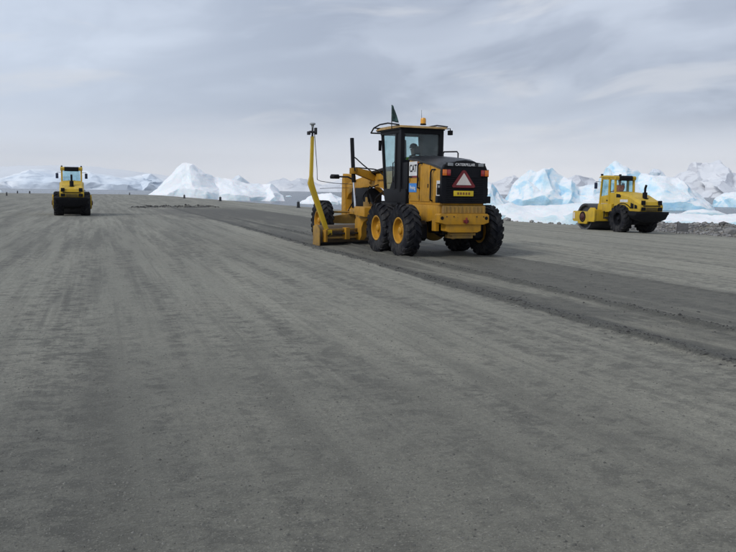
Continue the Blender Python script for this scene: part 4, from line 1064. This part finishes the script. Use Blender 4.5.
seated_person(at(G, (2.08, .02, 2.10)), R(90) + GYAW, 'hivis_green', 'person in a yellow-green high-visibility jacket seated in the grader cab', 'dark_cloth')

# ------------------------------------------------------------------ rollers
def build_roller():
    Q = empty('road_roller')
    pw = make_wheel(.74, .54, .36, 18, 'machine_black', .045)
    put_wheel(pw, Q, (0, .78, .74), 1, .3, True); put_wheel(pw, Q, (0, -.78, .74), -1, 1.1)
    b = MB(); b.tube([(0, -.6, .74), (0, .6, .74)], .16, 14); b.ball((0, 0, .74), .28); b.build('rear_axle', 'machine_black', Q)
    # drum and its yoke
    b = MB(); b.lathe([(.001, -.88), (.60, -.88), (.64, -1.04), (.745, -1.06), (.75, -1.04), (.75, 1.04), (.745, 1.06), (.64, 1.04), (.60, .88), (.001, .88)], 56, 'y', (2.95, 0, .75)); b.build('drum', 'drum_steel', Q)
    yk = [(1.86, .50), (1.80, .62), (1.80, 1.16), (1.90, 1.28), (2.25, 1.28), (2.50, 1.06), (3.85, 1.06), (3.95, .98), (3.95, .56), (3.85, .48), (3.45, .48), (3.35, .36), (2.55, .36), (2.45, .50)]
    for s_ in (1, -1):
        b = MB(); b.prism(yk, s_ * 1.09, s_ * 1.19); fo = b.build('drum_yoke', 'roller_yellow', Q, .015)
        q = MB(); q.lathe([(.001, s_ * 1.27), (.12, s_ * 1.27), (.15, s_ * 1.25), (.17, s_ * 1.20), (.24, s_ * 1.20), (.25, s_ * 1.18)], 24, 'y', (2.95, 0, .75)); q.build('drum_hub', 'hub_red', fo)
        q = MB(); q.lathe([(.20, s_ * 1.195), (.27, s_ * 1.21), (.30, s_ * 1.195)], 24, 'y', (2.95, 0, .75)); q.build('hub_ring', 'machine_black', fo)
        q = MB(); q.span((3.72, s_ * 1.19, .62), (3.90, s_ * 1.198, .98)); q.build('reflector', 'reflector_white', fo)
    b = MB(); b.span((3.80, -1.092, .58), (3.97, 1.092, .98)); b.build('front_beam', 'roller_yellow', Q, .02)
    b = MB(); b.span((1.82, -1.092, .55), (2.06, 1.092, 1.18)); b.build('yoke_crossbeam', 'roller_yellow', Q, .02)
    b = MB(); b.span((3.70, -1.0, 1.0), (3.78, 1.0, 1.08)); b.span((2.12, -1.0, .6), (2.18, 1.0, .72)); b.build('scraper', 'machine_black', Q, .008)
    b = MB(); b.span((1.35, -.30, .45), (1.85, .30, 1.0)); b.tube([(1.55, 0, .35), (1.55, 0, 1.1)], .14, 14); b.tube([(1.1, .38, .75), (1.85, .48, .75)], .05); b.tube([(1.1, -.38, .75), (1.85, -.48, .75)], .05); b.build('centre_joint', 'machine_black', Q, .02)
    # chassis
    b = MB(); b.prism([(-1.15, .62), (-1.15, 1.18), (1.35, 1.18), (1.50, 1.0), (1.42, .55), (.9, .45), (-.7, .45)], -.50, .50); b.build('chassis', 'machine_black', Q, .02)
    n_before = set(Q.children)
    b = MB(); b.prism([(.62, 1.08), (.62, 1.50), (1.86, 1.50), (1.92, 1.20), (1.78, 1.05)], -.70, .70); b.build('cab_platform', 'roller_yellow', Q, .025)
    for s_ in (1, -1):
        b = MB(); b.span((.86, s_ * .60, .70), (1.40, s_ * .92, .76)); b.span((.86, s_ * .86, .74), (.90, s_ * .90, 1.12)); b.span((1.36, s_ * .86, .74), (1.40, s_ * .90, 1.12)); b.build('access_step', 'machine_black', Q, .008)
        # mudguard over the rear wheel
        arc = [(.95 * math.cos(a), .74 + .84 * math.sin(a)) for a in [R(35 + 10 * i) for i in range(11)]]
        arc2 = [(.90 * math.cos(a), .74 + .80 * math.sin(a)) for a in [R(135 - 10 * i) for i in range(11)]]
        b = MB(); b.prism(arc + arc2, s_ * .56, s_ * .72); b.build('mudguard', 'machine_black', Q)
    # cab
    CY = .62
    b = MB()
    for s_ in (1, -1):
        y_ = s_ * (CY - .04)
        b.bar((.46, y_, 1.50), (.52, y_, 2.92), .09, .11, (1, 0, 0)); b.bar((1.02, y_, 1.45), (1.02, y_, 2.92), .09, .13, (1, 0, 0)); b.bar((1.86, y_, 1.48), (1.72, y_, 2.92), .08, .09, (1, 0, 0))
        b.bar((.50, y_, 2.88), (1.74, y_, 2.88), .09, .11); 
    for x_ in (.52, 1.72): b.bar((x_, -CY + .05, 2.88), (x_, CY - .05, 2.88), .10, .10)
    b.build('cab_frame', 'roller_yellow', Q, .012)
    b = MB(); b.prism([(.98, 2.935), (1.02, 3.02), (1.25, 3.05), (1.70, 3.04), (1.90, 2.97), (1.92, 2.925)], -.66, .66); rf = b.build('roof', 'roller_yellow', Q, .02)
    b = MB(); b.prism([(.42, 2.80), (.40, 2.95), (.46, 3.01), (.985, 3.03), (.985, 2.93), (.55, 2.92), (.54, 2.80)], -.655, .655); rr_ = b.build('roof_rear', 'roller_yellow', Q, .02)
    q = MB(); q.prism([(.385, 2.76), (.365, 2.96), (.43, 3.03), (.90, 3.05), (.90, 3.0), (.46, 2.98), (.42, 2.76)], -.42, .42); q.build('roof_panel', 'machine_black', rr_, .01)
    for s_ in (1, -1):
        y_ = s_ * (CY - .04)
        b = MB(); b.prism([(1.08, 1.52), (1.08, 2.0), (1.50, 1.94), (1.80, 1.90), (1.84, 1.52)], y_ - .02, y_ + .02); dp_ = b.build('door_panel', 'roller_yellow', Q, .006)
        q = MB(); q.span((1.12, s_ * (CY - .02), 1.66), (1.22, s_ * (CY + .01), 1.72)); q.build('door_handle', 'machine_black', dp_)
        b = MB(); b.prism([(1.07, 2.0), (1.07, 2.84), (1.70, 2.84), (1.78, 1.92), (1.5, 1.94)], y_ - .006, y_ + .006); b.build('door_glass', 'cab_glass', Q)
        b = MB(); b.prism([(.52, 2.12), (.56, 2.84), (.97, 2.84), (.97, 2.12)], y_ - .006, y_ + .006); b.build('side_glass', 'cab_glass', Q)
        b = MB(); b.prism([(.47, 1.5), (.50, 2.12), (.99, 2.12), (.99, 1.5)], y_ - .02, y_ + .02); b.build('side_panel', 'roller_yellow', Q, .006)
        b = MB(); b.tube([(1.74, s_ * .62, 2.70), (1.86, s_ * .88, 2.72), (1.86, s_ * .90, 2.6)], .014, 6); mi = b.build('mirror', 'machine_black', Q)
        q = MB(); q.span((1.83, s_ * .80, 2.32), (1.90, s_ * .97, 2.66)); q.build('mirror_head', 'mirror_blue', mi, .03)
        b = MB(); b.span((1.70, s_ * .54, 3.03), (1.80, s_ * .64, 3.14)); b.tube([(1.75, s_ * .6, 2.95), (1.75, s_ * .6, 3.04)], .02); b.build('roof_lamp', 'machine_black', Q, .015)
    b = MB(); b.bar((.50, 0, 2.12), (.54, 0, 2.80), CY * 2 - .22, .010, (1, 0, 0)); b.build('rear_window', 'cab_glass', Q)
    b = MB(); b.bar((1.84, 0, 1.62), (1.74, 0, 2.82), CY * 2 - .2, .010, (1, 0, 0)); b.build('front_window', 'cab_glass', Q)
    b = MB(); b.span((.44, -CY + .06, 1.45), (.52, CY - .06, 2.10)); b.build('rear_bulkhead', 'machine_black', Q, .01)
    b = MB(); b.span((.62, -.25, 1.72), (1.12, .25, 1.86)); b.prism([(.56, 1.84), (.68, 1.84), (.65, 2.20), (.55, 2.20)], -.21, .21); b.span((.72, -.18, 1.5), (1.02, .18, 1.72)); b.build('operator_seat', 'seat_cloth', Q, .03)
    b = MB(); b.tube([(1.66, 0, 1.5), (1.52, 0, 2.10)], .05); b.lathe([(.17, -.012), (.19, 0), (.17, .012)], 20, 'z', (0, 0, 0), closed=True)
    nv0 = len(b.v) - 60
    for i in range(nv0, len(b.v)): q = Vector(b.v[i]); q.rotate(Matrix.Rotation(R(-25), 3, 'Y')); b.v[i] = tuple(q + Vector((1.5, 0, 2.13)))
    b.build('steering_column', 'machine_black', Q)
    for ch in set(Q.children) - n_before:
        if ch.name.split('.')[0] not in ('mudguard', 'access_step'): ch.location.x = .38
    # engine hood
    hp = [(-1.42, 1.16), (-1.46, 1.40), (-1.40, 1.66), (-1.05, 1.78), (-.45, 2.02), (.20, 2.14), (.78, 2.18), (.78, 1.16)]
    b = MB(); rings = []
    for y_, dz in ((-.70, -.12), (-.58, -.02), (-.30, 0), (.30, 0), (.58, -.02), (.70, -.12)):
        rings.append([(x_, y_, z_ + (dz if z_ > 1.5 else 0)) for x_, z_ in hp])
    b.loft(rings); hd = b.build('hood', 'roller_yellow', Q, .02)
    for s_ in (1, -1):
        for x0, z0, x1, z1 in ((-1.22, 1.30, -.98, 1.52), (-.92, 1.30, -.66, 1.60)):
            q = MB(); q.prism([(x0, z0), (x0 + .02, z1 - .06), (x1, z1), (x1, z0)], s_ * .69, s_ * .712); q.build('side_vent', 'machine_black', hd, .006)
        q = MB(); q.prism([(.22, 1.86), (.20, 1.96), (.32, 2.04), (.60, 2.05), (.60, 1.86)], s_ * .69, s_ * .712); q.build('air_intake', 'machine_black', hd, .006)
        q = MB(); q.span((-.40, s_ * .69, 1.62), (.25, s_ * .708, 1.76)); q.build('side_decal', 'white_paint', hd)
        q = MB(); q.span((-1.475, s_ * .40, 1.50), (-1.40, s_ * .62, 1.72)); q.build('rear_lamp', 'machine_black', hd, .02)
        q = MB(); q.span((-1.485, s_ * .38, 1.20), (-1.43, s_ * .63, 1.38)); q.build('rear_vent', 'machine_black', hd, .015)
    q = MB(); q.span((-1.478, -.52, 1.42), (-1.40, .52, 1.475)); q.build('rear_slot', 'machine_black', hd, .008)
    q = MB()
    for i in range(4): q.span((-1.470, -.33, 1.195 + i * .052), (-1.445, .33, 1.217 + i * .052))
    q.build('grille_slats', 'dark_steel', hd)
    b = MB(); b.tube([(-.86, 0, 1.78), (-.86, 0, 2.14)], .12, 14); b.tube([(-.86, 0, 2.12), (-.86, 0, 2.34), (-.94, 0, 2.52)], .06, 12); b.lathe([(.12, 1.82), (.19, 1.84), (.19, 1.72), (.12, 1.72)], 16, 'z', (-.86, 0, 0)); b.build('exhaust_stack', 'machine_black', Q)
    # black rear ballast flaring to full width
    b = MB(); rings = []
    for y_, x0, zb in ((-1.0, -1.56, .94), (-.88, -1.66, .76), (-.50, -1.72, .64), (.50, -1.72, .64), (.88, -1.66, .76), (1.0, -1.56, .94)):
        rings.append([(-.84, y_, 1.15), (-.84, y_, .98), (-1.0, y_, zb + .02), (x0 + .18, y_, zb), (x0, y_, 1.02), (x0 - .02, y_, 1.15)])
    b.loft(rings); b.build('rear_ballast', 'machine_black', Q, .015)
    b = MB(); b.span((-1.0, -.98, 1.15), (.42, .98, 1.17)); b.build('side_deck', 'machine_black', Q, .004)
    return Q
roller = build_roller()
RG = 'yellow soil rollers compacting the airstrip'
def place_roller(o, x, y, yaw):
    o.location = (x, y, lz(x, y) - .01); o.rotation_euler = (0, 0, R(90) + yaw); o.scale = (.96, .96, .96)
place_roller(roller, 13.95, 42.3, R(18.5)); roller.scale = (.99, .99, .99)
tag(roller, 'yellow single-drum roller at the right before the blue iceberg, driver in orange inside', 'roller', RG)
roller2 = copy_tree(roller)
place_roller(roller2, -17.75, 48.0, R(20.0))
tag(roller2, 'yellow roller at the far left driving straight away, seen from behind', 'roller', RG)
seated_person(at(roller, (1.22, .06, 1.93)), R(90) + R(18.5), 'hivis_orange', 'person in an orange high-visibility jacket driving the right-hand roller', 'hivis_orange')

# ------------------------------------------------------------------ runway edge markers
def make_marker():
    o = empty('edge_marker')
    b = MB(); b.loft([[(i * w_, j * w_ * .75, z_) for i, j in ((-1, -1), (1, -1), (1, 1), (-1, 1))] for z_, w_ in ((0, .19), (.06, .19), (.10, .15), (.60, .135), (.66, .10))]); b.build('marker_body', 'marker_black', o, .015)
    b = MB(); b.span((-.24, -.20, 0), (.24, .20, .03)); b.build('base_plate', 'grey_board', o, .008)
    b = MB(); b.tube([(-.06, 0, .65), (-.06, 0, .74), (.06, 0, .74), (.06, 0, .65)], .012, 6); b.build('carry_handle', 'dark_steel', o)
    return o
mk = make_marker()
spots = [(-7.35, 83.5, 1.0, 'black edge marker just left of the yellow mast, nearest of the row'),
         (-22.6, 122.0, 1.0, 'black edge marker before the right half of the pyramid iceberg'),
         (-34.5, 150.0, 1.0, 'black edge marker before the peak of the pyramid iceberg'),
         (-62, 208, .9, 'small black edge marker at the left foot of the pyramid iceberg'),
         (-67.2, 149, 1.0, 'black edge marker at the left edge of the picture'),
         (-91, 208, 1.0, 'second black edge marker from the left edge of the picture'),
         (-87, 206, 1.0, 'third black edge marker from the left edge, nearest the left roller')]
for i, (x, y, sc, lab) in enumerate(spots):
    o = mk if i == 0 else copy_tree(mk)
    o.location = (x, y, lz(x, y) - .01); o.rotation_euler = (0, 0, R(18 + 23 * i)); o.scale = (sc, sc, sc)
    tag(o, lab, 'marker', 'black markers along the airstrip edge')

# ------------------------------------------------------------------ rubble bank
rnd = random.Random(7)
def rock_mesh(b, c, r_, rn):
    ph = rn.uniform(0, 6.28); vs = []
    base = [(0, 0, 1), (0, 0, -1)] + [(math.cos(a + ph), math.sin(a + ph), z_) for z_, k in ((.45, 0), (-.45, .5)) for a in [2 * math.pi * (i + k) / 5 for i in range(5)]]
    sx_, sy_, sz_ = rn.uniform(.7, 1.3), rn.uniform(.7, 1.3), rn.uniform(.5, .95)
    for q in base:
        k = r_ * rn.uniform(.75, 1.2)
        vs.append((c[0] + q[0] * k * sx_, c[1] + q[1] * k * sy_, c[2] + q[2] * k * sz_))
    fs = []
    for i in range(5):
        j = (i + 1) % 5
        fs += [(0, 2 + i, 2 + j), (2 + i, 7 + i, 2 + j), (2 + j, 7 + i, 7 + j), (1, 7 + j, 7 + i)]
    b.add(vs, fs)
def uvxy(u_, v_): return (u_ * AU[0] + v_ * AV[0], u_ * AU[1] + v_ * AV[1])
b = MB(); cnt = 0; cand = []
while cnt < 15000:
    u_ = rnd.uniform(6, 64); e = rnd.gauss(1.6, 1.2)
    if e < -1.2 or e > 5: continue
    if u_ > 46 and (rnd.random() < .55 + (u_ - 46) / 30 or abs(e - .6) > .8): continue
    v_ = np.interp(u_, SHORE_U, SHORE_V) + e
    x, y = uvxy(u_, v_); cand.append((x, y)); cnt += 1
zs = land_z(np.array([q[0] for q in cand]), np.array([q[1] for q in cand]))
for (x, y), z_ in zip(cand, zs):
    r_ = min(.24, .040 * math.exp(rnd.gauss(0, .60)))
    rock_mesh(b, (x, y, float(z_) + r_ * .2), r_, rnd)
me = bpy.data.meshes.new('rubble'); me.from_pydata(b.v, [], b.f); me.materials.append(MATS['shore_rock'])
o = bpy.data.objects.new('rubble', me); C.objects.link(o)
tag(o, 'loose grey and brown stones heaped along the shore bank', 'stones', kind='stuff')
# boulders one can pick out on the crest of the bank
bl_labels = ['dark boulder on the bank crest just right of the grey board', 'flat dark boulder on the bank crest near the right edge', 'small dark boulder on the bank midway between board and right edge',
             'dark stone at the shore just right of the grader wheel', 'rounded dark stone on the shore, second right of the grader wheel', 'dark stone on the shore halfway between grader and right-hand roller', 'low dark stone on the shore nearest the drum of the right-hand roller']
for (px_, py_, r_), lab in zip([(20.1, 44.6, .34), (22.2, 43.3, .30), (21.0, 44.4, .24), (9.2, 61.6, .24), (10.4, 60.4, .26), (11.9, 58.6, .22), (13.4, 56.4, .20)], bl_labels):
    b = MB(); rock_mesh(b, (0, 0, 0), r_, rnd)
    o = b.build('boulder', 'shore_rock', None, .03, 2, 60)
    o.location = (px_, py_, lz(px_, py_) + r_ * .35)
    tag(o, lab, 'boulder', 'boulders along the shore bank')
m, t, p = newmat('wet_soil')
geo = t.node('ShaderNodeNewGeometry').outputs['Random Per Island']
t.set(p.inputs['Base Color'], t.mix(geo, (0.034, 0.033, 0.032), (0.07, 0.067, 0.063))); p.inputs['Roughness'].default_value = 0.85
b = MB(); pts = []
for i in range(420):
    hx, hy, hh, hw = HEAPS[rnd.randrange(len(HEAPS))]
    pts.append((hx + rnd.gauss(0, .42), hy + rnd.gauss(0, .42)))
zs = land_z(np.array([q[0] for q in pts]), np.array([q[1] for q in pts]))
for (x, y), z_ in zip(pts, zs): rock_mesh(b, (x, y, float(z_) + .02), min(.09, .034 * math.exp(rnd.gauss(0, .45))), rnd)
pts = []
for i in range(4200):
    u_ = 2.0 + 34 * rnd.random() ** 1.4
    k_ = rnd.random()
    v_ = (5.98 + rnd.gauss(0, .10)) if k_ < .5 else ((7.42 + rnd.gauss(0, .09)) if k_ < .85 else rnd.uniform(5.9, 10.2))
    v_ = v_ - 0.20 * float(fbm(np.array([u_ * .22]), np.array([v_ * .05]), 3, 21)[0])
    pts.append(uvxy(u_, v_))
zs = land_z(np.array([q[0] for q in pts]), np.array([q[1] for q in pts]))
for (x, y), z_ in zip(pts, zs): rock_mesh(b, (x, y, float(z_)), min(.024, .0085 * math.exp(rnd.gauss(0, .45))), rnd)
me = bpy.data.meshes.new('soil_clods'); me.from_pydata(b.v, [], b.f); me.materials.append(MATS['wet_soil'])
o = bpy.data.objects.new('soil_clods', me); C.objects.link(o)
tag(o, 'dark wet soil clods heaped ahead of the grader and strewn along its windrows', 'soil', kind='stuff')
# grey board standing at the foot of the bank
bx, by = 17.6, 44.9
o = empty('grey_board', (bx, by, lz(bx, by) - .02), R(-14)); tag(o, 'square grey board on a thin post at the foot of the rubble bank', 'board')
b = MB(); b.span((-.29, -.02, .14), (.29, .02, .62)); b.build('panel', 'grey_board', o, .006)
b = MB(); b.tube([(-.30, .03, 0), (-.30, .03, .64)], .016, 6); b.tube([(.24, .03, 0), (.24, .03, .5)], .014, 6); b.build('post', 'dark_steel', o)

# ------------------------------------------------------------------ loose pebbles on the strip
b = MB(); rnd = random.Random(19); xs = []
for i in range(30000):
    r0 = 2.8 * (26 / 2.8) ** rnd.random(); a = R(rnd.uniform(-33, 33))
    xs.append((r0 * math.sin(a), r0 * math.cos(a)))
A_ = np.array(xs); zz = land_z(A_[:, 0], A_[:, 1])
V = []; F = []
for (x, y), z_ in zip(xs, zz):
    r_ = min(.013, .004 * math.exp(rnd.gauss(0, .45))); o0 = len(V); ph = rnd.uniform(0, 6.28)
    for k in range(4):
        a = ph + k * math.pi / 2; rr_ = r_ * rnd.uniform(.7, 1.3)
        V.append((x + rr_ * math.cos(a), y + rr_ * math.sin(a), z_))
    V.append((x + rnd.uniform(-.3, .3) * r_, y + rnd.uniform(-.3, .3) * r_, z_ + r_ * rnd.uniform(.5, 1.0)))
    F += [(o0, o0 + 1, o0 + 4), (o0 + 1, o0 + 2, o0 + 4), (o0 + 2, o0 + 3, o0 + 4), (o0 + 3, o0, o0 + 4)]
me = bpy.data.meshes.new('pebbles'); me.from_pydata(V, [], F); me.materials.append(MATS['pebble'])
o = bpy.data.objects.new('pebbles', me); C.objects.link(o)
tag(o, 'small loose pebbles scattered over the gravel', 'pebbles', kind='stuff')
